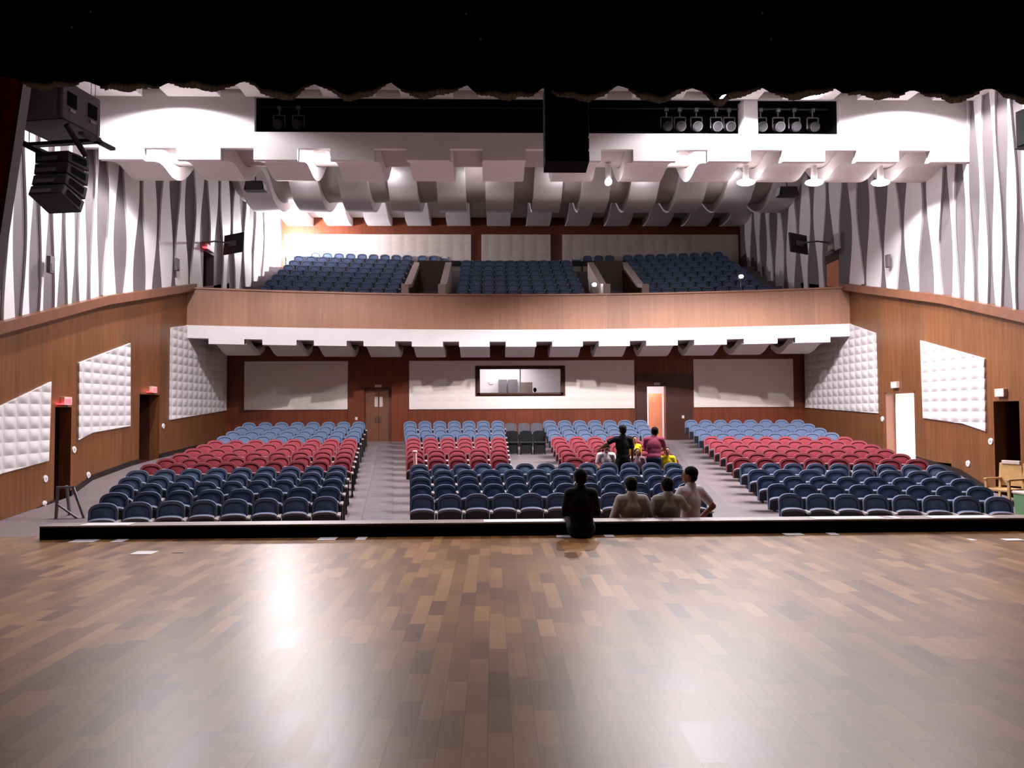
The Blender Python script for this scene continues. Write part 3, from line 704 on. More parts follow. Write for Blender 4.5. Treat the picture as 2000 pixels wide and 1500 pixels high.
# lamp fittings set in the ceiling gaps
for k, gx in enumerate(GAPX):
    low = gx in LOWL
    o = empty('ceiling_lamp', (gx, 21.3, 9.0) if low else (gx, 20.72, 9.50)); 
    tag(o, 'glowing recessed lamp in a gap behind the lighting bridge, %s from the line array side' % ORD[k + 1], 'lamp', 'lamps behind the bridge')
    m = MB(); m.tube((0, 0, 0.06 if low else .02), (0, 0, .5 if low else .15), .09 if low else .2, .08 if low else .16, n=20); m.build('housing', ['white'], o)
    m = MB(); rx_ = (.10 if gx < 3 else .26) if low else .18; m.ellip((0, 0, .02), (rx_, .18, .09 if low else .05)); m.build('diffuser', ['lampwhite'], o)
for k, (fx_, fy_) in enumerate(FRONTX):
    mid = abs(fx_) < 8; o = empty('downlight_glow', (fx_, fy_ + (.25 if mid else 0), 10.49 if mid else 10.60)); tag(o, 'bright round glow before the lighting bridge, %s from the line array side' % ORD[k + 1], 'lamp', 'downlights before the bridge')
    m = MB(); m.tube((0, 0, 0), (0, 0, .3), .18, .18, n=20); m.build('housing', ['white'], o)
    m = MB(); m.ellip((0, 0, 0), (.36 if mid else .16, .2, .06 if mid else .04)); m.build('diffuser', ['lampwhite'], o)  # middle pair: glowing ovals stand in for light pools on the strips
# theatre spotlights in the slot
def spotlight(x, z, mat, label, tilt):
    o = empty('stage_spotlight', (x, 20.05, 9.0 + 1.62 - .03)); tag(o, label, 'spotlight', 'spotlights in the bridge slot')
    m = MB(); m.tube((0, 0, 0), (0, 0, -.22), .02); m.box(-.05, .05, -.05, .05, -.06, .04); m.build('clamp', ['metal'], o)
    m = MB(); m.box(-.16, -.14, -.03, .03, -.5, -.2); m.box(.14, .16, -.03, .03, -.5, -.2); m.box(-.16, .16, -.03, .03, -.22, -.2); m.build('yoke', ['speaker'], o)
    rm = Matrix.Translation((0, 0, -.45)) @ Matrix.Rotation(radians(tilt), 4, 'X')
    m = MB(); a = rm @ Vector((0, -.18, 0)); b = rm @ Vector((0, .2, 0)); m.tube(a, b, .13, .10, n=16); body = m.build('body', [mat], o)
    m = MB(); m.tube(rm @ Vector((0, -.185, 0)), rm @ Vector((0, -.2, 0)), .11, .11, n=16); m.build('lens', ['lens'], body)
for x, mat, t in ((3.62, 'speaker_lo', 'nearest the middle, dim round lens'), (3.98, 'speaker', 'second, with a pale top'), (4.42, 'speaker', 'third, the one with the brightest clamp'),
                  (4.95, 'speaker', 'fourth, tilted down'), (5.3, 'speaker', 'fifth, just before the white post'), (6.15, 'speaker', 'first past the white post, big and mauve'),
                  (6.62, 'speaker', 'second past the white post, big and mauve'), (7.05, 'speaker_lo', 'third past the white post, small'), (7.55, 'speaker_lo', 'last and dimmest, at the slot end')):
    spotlight(x, 0, mat, 'theatre spotlight hanging in the dark slot, ' + t, 18)
spotlight(-6.6, 0, 'speaker_lo', 'barely lit theatre spotlight at the far dark end of the slot, outermost', 18)
spotlight(-6.1, 0, 'speaker_lo', 'barely lit theatre spotlight at the far dark end of the slot, second in', 18)

# ------------------------------------------------------------------ seats
def arch(wd, z0, z1, ztop, n=8):
    """seat outline: straight sides and a domed top"""
    pts = [(-wd / 2, z0), (wd / 2, z0), (wd / 2, z1)]
    pts += [(wd / 2 * cos(pi * i / (2 * n) * 2 * .5) , z1 + (ztop - z1) * sin(pi * i / n)) for i in range(1, 1)]
    for i in range(1, 2 * n):
        t = pi * i / (2 * n)
        c, s_ = cos(t), sin(t)
        pts.append((wd / 2 * (abs(c) ** .85) * (1 if c > 0 else -1), z1 + (ztop - z1) * s_ ** .85))
    pts.append((-wd / 2, z1))
    return pts
def lean(mesh, z0, k):
    for v in mesh.vertices:
        if v.co.z > z0: v.co.y += (v.co.z - z0) * k
LEAN = 0.20
def seat_meshes(fab, rim):
    out = {}
    outer = arch(.47, .40, .77, .93); inner = arch(.395, .44, .75, .875)
    m = MB(); m.prism(outer, .0, .055, 'y', 0, False)
    # raised rim ring proud of the shell
    n = len(outer); v = [(p[0], -.035, p[1]) for p in outer] + [(p[0], -.035, p[1]) for p in inner] + [(p[0], .0, p[1]) for p in outer] + [(p[0], .0, p[1]) for p in inner]
    f = [[i, (i + 1) % n, n + (i + 1) % n, n + i] for i in range(n)] + [[i, 2 * n + i, 2 * n + (i + 1) % n, (i + 1) % n] for i in range(n)] + [[n + i, n + (i + 1) % n, 3 * n + (i + 1) % n, 3 * n + i] for i in range(n)]
    m.add(v, f, 0, False)
    me = m.mesh('back_rim', [rim]); lean(me, .40, LEAN); out['back_rim'] = me
    m = MB(); cush = arch(.39, .445, .75, .87)
    n = len(cush); c2 = arch(.34, .47, .735, .845)
    v = [(p[0], .0, p[1]) for p in cush] + [(p[0], -.022, p[1]) for p in c2]
    f = [[i, (i + 1) % n, n + (i + 1) % n, n + i] for i in range(n)] + [list(range(n, 2 * n))]
    m.add(v, f, 0, True)
    for zz in (.60, .68): m.box(-.10, .10, -.026, -.02, zz, zz + .008, 0)
    me = m.mesh('backrest', [fab]); lean(me, .40, LEAN); out['backrest'] = me
    # tipped-up seat pan: pad towards the back, black underside towards the stage
    rm = Matrix.Translation((0, -.07, .42)) @ Matrix.Rotation(radians(14), 4, 'X')
    pan = arch(.45, .0, .18, .262)
    m = MB(); m.prism(pan, -.045, .04, 'y', 0); 
    pan2 = arch(.43, .0, .17, .225); m.prism(pan2, -.06, -.045, 'y', 1)
    me = m.mesh('seat_pan', [fab, 'seat_black']); me.transform(rm); out['seat_pan'] = me
    n = len(pan); m = MB()
    inn = arch(.40, .02, .17, .222)
    v = [(p[0] * 1.02, -.066, p[1] * 1.02) for p in pan] + [(p[0], -.066, p[1]) for p in inn] + [(p[0] * 1.02, -.02, p[1] * 1.02) for p in pan]
    f = [[i, (i + 1) % n, n + (i + 1) % n, n + i] for i in range(2, n - 1)] + [[i, 2 * n + i, 2 * n + (i + 1) % n, (i + 1) % n] for i in range(2, n - 1)]
    m.add(v, f, 0)
    me = m.mesh('seat_edge', ['seat_lip']); me.transform(rm); out['seat_edge'] = me
    m = MB(); m.box(.233, .297, -.34, .05, .585, .625); m.ellip((.265, -.34, .605), (.036, .03, .026), 10, 6); out['armrest'] = m.mesh('armrest', ['arm'])
    m = MB(); m.box(.245, .285, -.28, .07, .0, .585); m.box(.235, .295, -.32, .12, .0, .03); out['support'] = m.mesh('support', ['seat_black'])
    return out
SM = {'blue': seat_meshes('blue', 'blue_rim'), 'red': seat_meshes('red', 'red_rim')}
def make_seat(kind):
    root = empty('auditorium_seat', (0, 0, 0))
    for nm in ('backrest', 'back_rim', 'seat_pan', 'armrest', 'support'):
        o = bpy.data.objects.new(nm, SM[kind][nm]); COL.objects.link(o); o.parent = root
    e = bpy.data.objects.new('seat_edge', SM[kind]['seat_edge']); COL.objects.link(e)
    e.parent = [c for c in root.children if c.name.startswith('seat_pan')][0]
    return root
PROTO = {k: make_seat(k) for k in SM}
USED = {k: False for k in SM}
def lead(pts, k): return interp(pts, k)
BLK = {
    'left block': ([(0, -8.40), (4, -9.46), (5, -9.58), (10, -9.8), (14, -10.0)], [(0, -4.02), (4, -4.58), (5, -4.66), (10, -5.35), (14, -5.75)]),
    'centre block': ([(0, -2.70), (4, -3.13)], [(0, 3.25), (4, 3.75)]),
    'centre left block': ([(5, -3.33), (10, -3.9), (14, -4.42)], [(5, -.56), (14, -.56)]),
    'centre right block': ([(5, .84), (14, .86)], [(5, 3.9), (14, 4.85)]),
    'right block': ([(0, 4.56), (4, 5.06), (10, 5.78), (14, 6.15)], [(0, 8.66), (4, 9.66), (5, 9.76), (9, 10.15), (14, 10.28)]),
}
SEATS = []
for k in range(15):
    for b, (L, R_) in BLK.items():
        if b == 'centre block' and k > 4: continue
        if b.startswith('centre ') and b != 'centre block' and k < 5: continue
        x0, x1 = lead(L, k), lead(R_, k)
        n = max(1, round((x1 - x0) / (.535 if k < 5 or k > 10 else .56)))
        off = (.27 if k % 2 else 0) * 0
        for i in range(n):
            x = x0 + (x1 - x0) * (i + .5) / n
            SEATS.append((k, b, i, n, x, (x1 - x0) / n))
ROWNAME = ['front blue row', 'second blue row', 'third blue row', 'fourth blue row', 'fifth blue row', 'first red row', 'second red row', 'third red row', 'fourth red row', 'fifth red row', 'sixth red row']
def place(kind, k, b, i, n, x, pit):
    r = PROTO[kind] if not USED[kind] else copy_tree(PROTO[kind]); USED[kind] = True
    r.location = (x, rowY(k, x), ROWZ[k] if abs(x) < 10.4 else max(ROWZ[k], 0)); r.rotation_euler = (0, 0, -math.asin(x / RR)); r.scale = (pit / .53, 1, 1)
    side = b.replace('centre left block', 'middle block before the closed door').replace('centre right block', 'middle block with the standing people').replace('centre block', 'middle block')
    if b in ('left block',): num = n - i; frm = 'aisle'
    elif b == 'right block': num = i + 1; frm = 'aisle'
    else: num = i + 1; frm = 'left end'
    sb = {'left block': 'left block', 'right block': 'right block', 'centre block': 'middle block', 'centre left block': 'middle-left block', 'centre right block': 'middle-right block'}[b]
    tag(r, '%s tip-up seat, %s from the %s, %s, %s' % (kind, ORD[num], frm, ROWNAME[k], sb), 'seat', 'tip-up auditorium seats, ' + ROWNAME[k])
    return r
stuff = MB()
def simple_seat(x, y, z, rz, pit, mi=(0, 1, 2)):
    rm = Matrix.Translation((x, y, z)) @ Matrix.Rotation(rz, 4, 'Z') @ Matrix.Diagonal((pit / .53, 1, 1, 1))
    def put(src, m_i):
        stuff.add([rm @ v.co for v in src.vertices], [list(p.vertices) for p in src.polygons], m_i, False)
    put(SM['blue']['back_rim'], mi[1]); put(SM['blue']['backrest'], mi[0])
    stuff.box(-.23, .23, -.10, -.02, .42, .66, mi[0], mat=rm); stuff.box(-.22, .22, -.12, -.10, .42, .64, mi[2], mat=rm)
    stuff.box(.235, .295, -.34, .05, .585, .625, 3, mat=rm); stuff.box(.245, .285, -.30, .09, 0, .585, mi[2], mat=rm)
count = 0
for sdat in SEATS:
    k, b, i, n, x, pit = sdat
    kind = 'red' if 5 <= k <= 10 else 'blue'
    if k <= 10 and not (k == 10 and False):
        place(kind, *sdat); count += 1
    else:
        simple_seat(x, rowY(k, x), ROWZ[k], -math.asin(x / RR), pit)
# balcony seats
for j in range(1, 11):
    for x0, x1 in ((-10.4, -4.95), (-2.55, 2.85), (5.45, 10.3)):
        if j < 3: x0 += .0
        n = round((x1 - x0) / .545)
        for i in range(n):
            x = x0 + (x1 - x0) * (i + .5) / n
            simple_seat(x, 28.6 + .9 * j + .62 - x * x / 90, BZ[j], -x / 45, (x1 - x0) / n)
for x in [-4.5 + .55 * i for i in range(4)] + [3.2 + .55 * i for i in range(4)]:
    simple_seat(x, 28.6 + 9 + .62 - x * x / 90, BZ[10], 0, .53)
so = stuff.build('auditorium_seat_rows', ['blue', 'blue_rim', 'seat_black', 'arm'])
tag(so, 'rows of blue tip-up seats at the back below the balcony and all over the balcony', 'seats', 'blue seats far back', 'stuff')
# three black chairs closing the middle aisle, grey ones behind
def loose_chair(x, y, z, mat, label):
    o = empty('folding_chair', (x, y, z)); tag(o, label, 'chair', 'chairs closing the middle aisle')
    m = MB(); m.prism(arch(.44, .42, .74, .84), .0, .05, 'y'); m.build('backrest', [mat], o)
    m = MB(); m.box(-.22, .22, -.42, .02, .40, .45); m.build('seat', [mat], o, bevel=.015)
    m = MB(); m.box(-.2, .2, -.36, -.33, .04, .40); m.build('modesty_panel', [mat], o)
    for sx in (-1, 1):
        for yy in (-.38, .0):
            m = MB(); m.tube((sx * .19, yy, 0), (sx * .19, yy, .41), .016); m.build('leg', ['black'], o)
for i, x in enumerate((-.34, .16, .64)):
    t = ('nearest the closed-door side', 'in the middle of the three', 'nearest the open-door side')[i]
    loose_chair(x, rowY(12.3, x), ROWZ[12], 'seat_black', 'black chair closing the middle aisle, ' + t)
    loose_chair(x, rowY(13.9, x), ROWZ[14], 'speaker', 'dark grey chair behind the black aisle chairs, ' + t)

# ------------------------------------------------------------------ flying speakers
def sub_cab(x, y, z, rz, label, mat='speaker'):
    o = empty('subwoofer', (x, y, z), rz); tag(o, label, 'speaker', 'flown subwoofers')
    m = MB(); m.box(-.52, .52, -.5, .42, -.33, .33); m.build('cabinet', [mat], o, bevel=.015)
    m = MB(); m.box(-.5, .5, -.48, .48, -.345, -.33); 
    m.build('base_panel', ['speaker_lo'], o)
    for yy in (-.3, .2):
        m = MB(); m.box(.52, .53, yy - .1, yy + .12, -.08, .16); m.build('handle_recess', ['matte_black'], o)
        m = MB(); m.box(.525, .54, yy - .05, yy + .08, -.17, -.12); m.build('latch', ['arm'], o)
    m = MB(); m.box(-.5, -.25, -.515, -.5, .0, .2); m.build('connector_plate', ['metal'], o)
    for xx in (-.45, .45):
        m = MB(); m.box(xx - .02, xx + .02, -.52, -.5, -.33, .33); m.build('corner_rail', ['metal'], o)
    for xx in (.42, .5):
        m = MB(); m.tube((xx, .3, .33), (xx, .3, 10.85 - z), .006); m.build('cable', ['metal'], o)
    return o
sub_cab(-8.55, 13.3, 7.80, radians(-10), 'charcoal subwoofer cabinet hanging above the line array by the bright wall')
sub_cab(9.2, 13.4, 7.70, radians(12), 'dark speaker cabinet cut by the picture edge, opposite the line array', 'speaker_lo')
def line_array(x, y, z, rz, n, label, wd=.72, hh=.22, curve=7, hang=None, mat='speaker_lo', mat2='speaker'):
    o = empty('line_array', (x, y, z), rz); tag(o, label, 'speaker', 'line array speakers')
    if hang:
        m = MB(); m.box(-.7, .7, -.06, .06, .08, .14); m.box(-.7, -.6, -.4, .4, .08, .13); m.box(.6, .7, -.4, .4, .08, .13)
        m.tube((-.66, -.3, .1), (-.3, 0, -.1), .04); m.tube((.3, -.3, .3), (.36, .1, -.1), .05); m.build('fly_bar', ['speaker_lo'], o)
        for xx in (-.65, .65):
            m = MB(); m.tube((xx, 0, .12), (xx, 0, hang), .008); m.build('chain', ['metal'], o)
    p = Vector((0, 0, -.1)); ang = 0
    for k in range(n):
        rm = Matrix.Translation(p) @ Matrix.Rotation(radians(ang), 4, 'X')
        m = MB()
        m.hexa([rm @ Vector(q) for q in ((-wd / 2, -.26, -hh + .02), (wd / 2, -.26, -hh + .02), (wd / 2, -.26, -.02), (-wd / 2, -.26, -.02))],
               [rm @ Vector(q) for q in ((-wd / 2, .26, -hh), (wd / 2, .26, -hh), (wd / 2, .26, 0), (-wd / 2, .26, 0))])
        md = m.build('array_module', [mat], o, bevel=.012)
        m = MB(); m.box(wd / 2, wd / 2 + .006, -.16, .18, -hh + .06, -.05, mat=rm); m.build('side_slot', ['matte_black'], md)
        m = MB(); m.box(-wd / 2 + .04, wd / 2 - .2, -.268, -.26, -hh + .05, -.10, mat=rm); m.build('rear_panel', [mat2], md)
        p = rm @ Vector((0, 0, -hh - .012)); ang -= curve
    return o
line_array(-8.38, 13.2, 7.10, radians(-10), 4, 'black curved line array hanging below the charcoal subwoofer', wd=.62, hang=.37)
line_array(0.34, 14.0, 8.62, 0, 6, 'black line array hanging in the middle in front of the bridge', wd=.80, hh=.235, curve=0.8, hang=2.1, mat='matte_black', mat2='matte_black')
def wedge(x, y, z, rz, label):
    o = empty('wall_speaker', (x, y, z), rz); tag(o, label, 'speaker', 'small speakers under the ceiling')
    m = MB(); m.prism([(-.36, -.16), (.36, -.16), (.3, .16), (-.3, .16)], -.2, .2, 'y'); m.build('cabinet', ['black'], o, bevel=.02)
    m = MB(); m.box(-.28, .28, -.215, -.2, -.12, .12); m.build('grille', ['speaker_lo'], o)
    m = MB(); m.tube((0, 0, .15), (0, 0, 1.6), .02); m.build('bracket', ['black'], o)
wedge(-9.35, 27.0, 10.55, 0, 'small black speaker under the ceiling beside the brightly flooded corner')
wedge(9.55, 27.0, 10.4, 0, 'small black speaker under the ceiling above the balcony screen')

# ------------------------------------------------------------------ wall screens
def tv(sgn, x, y, z, rz, tilt, label):
    o = empty('wall_screen', (x, y, z), rz); tag(o, label, 'screen', 'balcony wall screens')
    rm = Matrix.Rotation(radians(tilt), 4, 'X')
    m = MB(); m.box(-.52, .52, -.03, .03, -.36, .36, mat=rm); m.build('casing', ['black'], o, bevel=.01)
    m = MB(); m.box(-.49, .49, -.036, -.03, -.33, .33, mat=rm); m.build('display', ['screen'], o)
    m = MB(); m.box(-.2, .2, .03, .07, -.1, .1, mat=rm)
    m.build('mount', ['metal'], o)
    inv = Matrix.Rotation(-rz, 4, 'Z')
    a = inv @ Vector((sgn * W - x, 0.3, 0.1)); 
    m = MB(); m.tube((0, .06, 0), a * .55 + Vector((0, .1, .05)), .03); m.tube(a * .55 + Vector((0, .1, .05)), a, .03); m.build('wall_arm', ['fin_back'], o)
    return o
tv(-1, -10.3, 27.6, 8.66, radians(146), 4, 'black wall screen on a bracket beside the red-lit balcony doorway')
tv(1, 10.25, 27.8, 8.72, radians(-147), 4, 'black wall screen on a bracket beside the lit wooden balcony door')

# floodlight in the balcony corner
o = empty('floodlight', (-10.75, 36.2, BZ[8])); tag(o, 'glaring white floodlight in the corner of the balcony', 'lamp')
m = MB(); m.tube((0, 0, 0), (0, 0, 1.3), .03); m.build('pole', ['black'], o)
m = MB(); m.box(-.25, .25, 0.02, .14, 1.2, 1.6); m.build('housing', ['black'], o, bevel=.02)
m = MB(); m.box(-.23, .23, 0.0, .02, 1.22, 1.58); m.build('lens', ['flood'], o)

# ------------------------------------------------------------------ exit signs, switches, cameras
def exit_sign(sgn, y, z, lit, label):
    o = empty('exit_sign', (sgn * W, y, z)); tag(o, label, 'sign', 'exit signs')
    m = MB(); a, b = sorted((-sgn * .10, 0)); m.box(a, b, -.17, .17, -.09, .11); m.build('housing', ['cream'], o, bevel=.008)
    m = MB(); a, b = sorted((-sgn * .104, -sgn * .10)); m.box(a, b, -.13, .13, -.06, .06); m.build('sign_face', ['exit_red' if lit else 'paper'], o)
    if lit:
        m = MB(); a, b = sorted((-sgn * .12, 0)); m.box(a, b, -.36, -.18, -.08, -.05); m.build('light_bar', ['exit_red'], o)
        l = lamp('exit_glow', 'POINT', (sgn * (W - .2), y, z - .02), 1.2, None, .05, col=(1, .15, .18))
exit_sign(-1, 19.05, 2.88, True, 'red glowing exit sign over the nearer dark doorway')
exit_sign(-1, 23.85, 3.30, True, 'red glowing exit sign over the brown doorway further back')
exit_sign(-1, 28.2, 8.66, True, 'tiny red glowing exit sign over the dark balcony doorway')
exit_sign(1, 23.5, 3.34, False, 'unlit pale exit sign box above the bright open doorway')
exit_sign(1, 18.55, 2.97, False, 'unlit pale exit sign box above the dark doorway by the wooden chair')
exit_sign(1, 27.75, 8.55, False, 'small unlit sign box above the wooden balcony door')
for sgn, y, z, t in ((-1, 18.3, 1.06, 'below the panel cut by the picture edge'), (-1, 18.28, .47, 'low by the grey metal stand'), (-1, 20.21, .99, 'low under the panel between the red-lit doors'),
                     (-1, 19.51, 1.68, 'just beside the nearer red-lit doorway'), (-1, 24.7, 2.18, 'beside the further red-lit doorway'),
                     (1, 24.4, 2.29, 'beside the bright open doorway'), (1, 19.05, 1.77, 'beside the dark doorway'), (1, 20.0, 1.15, 'low near the red row ends')):
    o = empty('wall_socket', (sgn * W, y, z)); tag(o, 'small round white fitting on the brown wall, ' + t, 'switch', 'white wall fittings')
    m = MB(); m.tube((0, 0, 0), (-sgn * .025, 0, 0), .085, .08, n=16); m.build('plate', ['paper'], o)
    m = MB(); m.box(-.035 if sgn > 0 else .02, -.02 if sgn > 0 else .035, -.025, .025, -.03, .03); m.build('rocker', ['cream'], o)
for sgn, y, z, t in ((-1, 18.06, 6.05, 'below the line array'), (-1, 25.2, 7.44, 'near the dark balcony doorway'), (1, 23.5, 7.22, 'on the brightly lit fins')):
    o = empty('wall_device', (sgn * (W - .13), y, z)); tag(o, 'small grey box fixed on the white wavy wall, ' + t, 'wall box', 'boxes on the wavy walls')
    m = MB(); a, b = sorted((-sgn * .1, 0)); m.box(a, b, -.1, .1, -.2, .2); m.build('housing', ['fin_back'], o, bevel=.015)
    m = MB(); a, b = sorted((-sgn * .11, -sgn * .1)); m.box(a, b, -.07, .07, -.15, .02); m.build('cover', ['speaker'], o)
for x, t in ((-6.4, 'beside the closed double door'), (6.55, 'beside the open rear door')):
    o = empty('wall_switch', (x, YB - .06, 2.35)); tag(o, 'small pale switch on the rear wall, ' + t, 'switch', 'switches on the rear wall')
    m = MB(); m.box(-.05, .05, -.015, 0, -.06, .06); m.build('plate', ['cream'], o)
    m = MB(); m.box(-.02, .02, -.022, -.015, -.03, .03); m.build('rocker', ['paper'], o)

# ------------------------------------------------------------------ stage curtains
def valance():
    x0, x1, nx, nz = -9.2, 9.2, 368, 14
    def zb(x):
        u = (x + 2.57) / .845
        s_ = abs(cos(pi * u)) ** .7
        rnd = sin(x * 2.7) * .012 + sin(x * 7.1 + 1) * .008
        amp = .115 if -3.6 < x < 1.6 else .06
        return 6.245 - .006 * x - amp * s_ + rnd - .012 * abs(sin(x * 9)) 
    def fold(x): return .05 * sin(x * 9.0) + .03 * sin(x * 21 + 1.0)
    m = MB()
    for side in (0, 1):
        m.grid(lambda a, b: (x0 + (x1 - x0) * a, 8.5 + fold(x0 + (x1 - x0) * a) * (0.4 + .6 * (1 - b)) + side * .02, zb(x0 + (x1 - x0) * a) + (9.2 - zb(x0 + (x1 - x0) * a)) * b), nx, nz)
    o = m.build('stage_valance', ['velvet']); tag(o, 'near black velvet valance with a scalloped lower edge across the top of the stage', 'curtain')
    m = MB(); last = None
    for i in range(nx):
        xa = x0 + (x1 - x0) * i / nx; xb = x0 + (x1 - x0) * (i + 1) / nx
        u = (xa + 2.57) / .845; depth = (abs(cos(pi * u)) ** 1.5) * .075
        cell = math.floor(u + .5)
        if last is not None and cell != last and m.f: m.build('fringe', ['fringe'], o); m = MB()
        last = cell
        if depth < .012: continue
        jag = .014 * random.random()
        ya = 8.5 + fold(xa) - .008; yb = 8.5 + fold(xb) - .008
        m.hexa([(xa, ya, zb(xa) + .01), (xb, yb, zb(xb) + .01), (xb, yb, zb(xb) - depth - jag), (xa, ya, zb(xa) - depth - jag)],
               [(xa, ya + .008, zb(xa) + .01), (xb, yb + .008, zb(xb) + .01), (xb, yb + .008, zb(xb) - depth - jag), (xa, ya + .008, zb(xa) - depth - jag)])
    if m.f: m.build('fringe', ['fringe'], o)
    for x, z in ((-5.47, 7.02), (-5.66, 6.83), (-1.31, 7.02), (-1.15, 6.77), (2.02, 7.03), (2.15, 6.78)):
        m = MB(); m.ellip((x, 8.5 + fold(x) - .05, z), (.012, .008, .018), 8, 6); m.build('sequin', ['cream'], o)
valance()
o = empty('stage_drape', (-7.4, 9.3, 1.0)); tag(o, 'dark maroon stage drape sweeping down beside the flying speakers', 'curtain')
def edge_x(z): return .73 + (z - 6.6) * .128      # relative to the empty
m = MB()
for side in (0, 1):
    m.grid(lambda a, b: (edge_x(1 + 6.6 * b) - (1 - a) * 1.6, .06 * sin(a * 26) + side * .02, 6.6 * b), 60, 12)
m.build('cloth', ['maroon'], o)
m = MB(); m.hexa([(edge_x(1.0) - .03, -.03, 0), (edge_x(1.0), -.03, 0), (edge_x(1.0), .13, 0), (edge_x(1.0) - .03, .13, 0)],
                 [(edge_x(7.6) - .03, -.03, 6.6), (edge_x(7.6), -.03, 6.6), (edge_x(7.6), .13, 6.6), (edge_x(7.6) - .03, .13, 6.6)]); m.build('edge_band', ['fin_back'], o)

# ------------------------------------------------------------------ small floor things at the sides
o = empty('metal_stand', (-10.2, 17.0, 0)); tag(o, 'grey metal A-frame stand on the floor beside the stage, near the dark doorway', 'stand')
for a, b, nm in (((-.32, 0, 0), (-.28, 0, 1.0), 'leg'), ((.35, .1, 0), (.02, .05, .98), 'leg'), ((-.25, .5, 0), (-.15, .1, 1.0), 'leg'), ((-.30, 0, .98), (.05, .05, .98), 'crossbar'), ((-.3, 0, .62), (.3, .1, .15), 'brace')):
    m = MB(); m.tube(a, b, .035 if nm == 'leg' else .025); m.build(nm, ['metal'], o)
o = empty('wooden_chair', (10.92, 17.75, rampz(17.75)), radians(-66)); o.scale = (1.06,) * 3; tag(o, 'tan wooden armchair by the dark doorway at the wall', 'chair')
for sx in (-1, 1):
    m = MB(); m.box(sx * .25 - .025, sx * .25 + .025, -.25, -.2, 0, .66); m.build('leg', ['tan'], o)
    m = MB(); m.hexa([(sx * .25 - .025, .2, 0), (sx * .25 + .025, .2, 0), (sx * .25 + .025, .25, 0), (sx * .25 - .025, .25, 0)], [(sx * .25 - .025, .3, 1.0), (sx * .25 + .025, .3, 1.0), (sx * .25 + .025, .34, 1.0), (sx * .25 - .025, .34, 1.0)]); m.build('leg', ['tan'], o)
    m = MB(); m.box(sx * .25 - .035, sx * .25 + .035, -.27, .28, .64, .68); m.build('armrest', ['tan'], o, bevel=.01)
m = MB(); m.box(-.26, .26, -.25, .25, .40, .46); m.build('seat', ['tan'], o, bevel=.015)
m = MB(); m.prism(arch(.46, .5, .92, 1.02), .27, .31, 'y'); m.build('backrest', ['tan'], o)
m = MB(); m.box(-.2, .2, .25, .33, .98, 1.06); m.build('headrest', ['cream'], o, bevel=.01)
o = empty('waste_bin', (9.75, 15.2, 0)); tag(o, 'pale green plastic bin at the end of the front row', 'bin')
m = MB(); m.prism([(-.2, -.17), (.2, -.17), (.2, .17), (-.2, .17)], 0, .01, 'z'); m.hexa([(-.18, -.16, 0), (.18, -.16, 0), (.18, .16, 0), (-.18, .16, 0)], [(-.23, -.2, .86), (.23, -.2, .86), (.23, .2, .86), (-.23, .2, .86)]); m.build('body', ['green'], o, bevel=.02)
m = MB(); m.box(-.25, .25, -.22, .22, .86, .92); m.build('lid', ['cream'], o, bevel=.02)
# pale bottle standing on a red seat
xx = -3.0; o = empty('bottle', (xx, rowY(5, xx) - .28, ROWZ[5])); tag(o, 'pale pink upright roll standing at the front of the red seats by the aisle', 'roll')
m = MB(); m.tube((0, 0, 0), (-.05, .06, 1.12), .05, .045, n=14); m.build('body', ['pinkplastic'], o)
m = MB(); m.ellip((-.05, .06, 1.13), (.07, .06, .04)); m.build('cap', ['pinkplastic'], o)

# ------------------------------------------------------------------ people
SKIN = pmat('skin_brown', (126, 84, 62), 0.55, var=0.06, vscale=12)
SKIN2 = pmat('skin_tan', (158, 112, 88), 0.55, var=0.06, vscale=12)
HAIR = pmat('hair_black', (7, 6, 6), 0.85, spec=0.15, var=0.2, vscale=30)
CL = {n: pmat('cloth_' + n, c, 0.85, spec=0.2, var=0.07, vscale=14, bump=0.15, bscale=25) for n, c in
      dict(black=(14, 13, 16), grey=(178, 166, 158), dusk=(160, 150, 146), pale=(206, 192, 200), white=(226, 214, 216), maroon=(132, 54, 78), yellow=(226, 208, 34), pink=(214, 178, 194), denim=(40, 48, 66), dark=(30, 28, 32)).items()}
EYE = pmat('eye_dark', (20, 14, 12), 0.2); SHOE = pmat('shoe_dark', (28, 24, 24), 0.5, var=0.1)

def remesh_obj(mb_, name, mat, parent, voxel, sm=4):
    me = mb_.mesh(name, [mat])
    o = bpy.data.objects.new(name, me); COL.objects.link(o)
    r = o.modifiers.new('r', 'REMESH'); r.mode = 'VOXEL'; r.voxel_size = voxel; r.use_smooth_shade = True
    s_ = o.modifiers.new('s', 'SMOOTH'); s_.iterations = sm; s_.factor = .5
    dg = bpy.context.evaluated_depsgraph_get(); dg.update()
    nm = bpy.data.meshes.new_from_object(o.evaluated_get(dg)); nm.name = name
    o.modifiers.clear(); o.data = nm
    if not nm.materials: nm.materials.append(mat)
    for p in nm.polygons: p.use_smooth = True
    if parent is not None: o.parent = parent
    return o

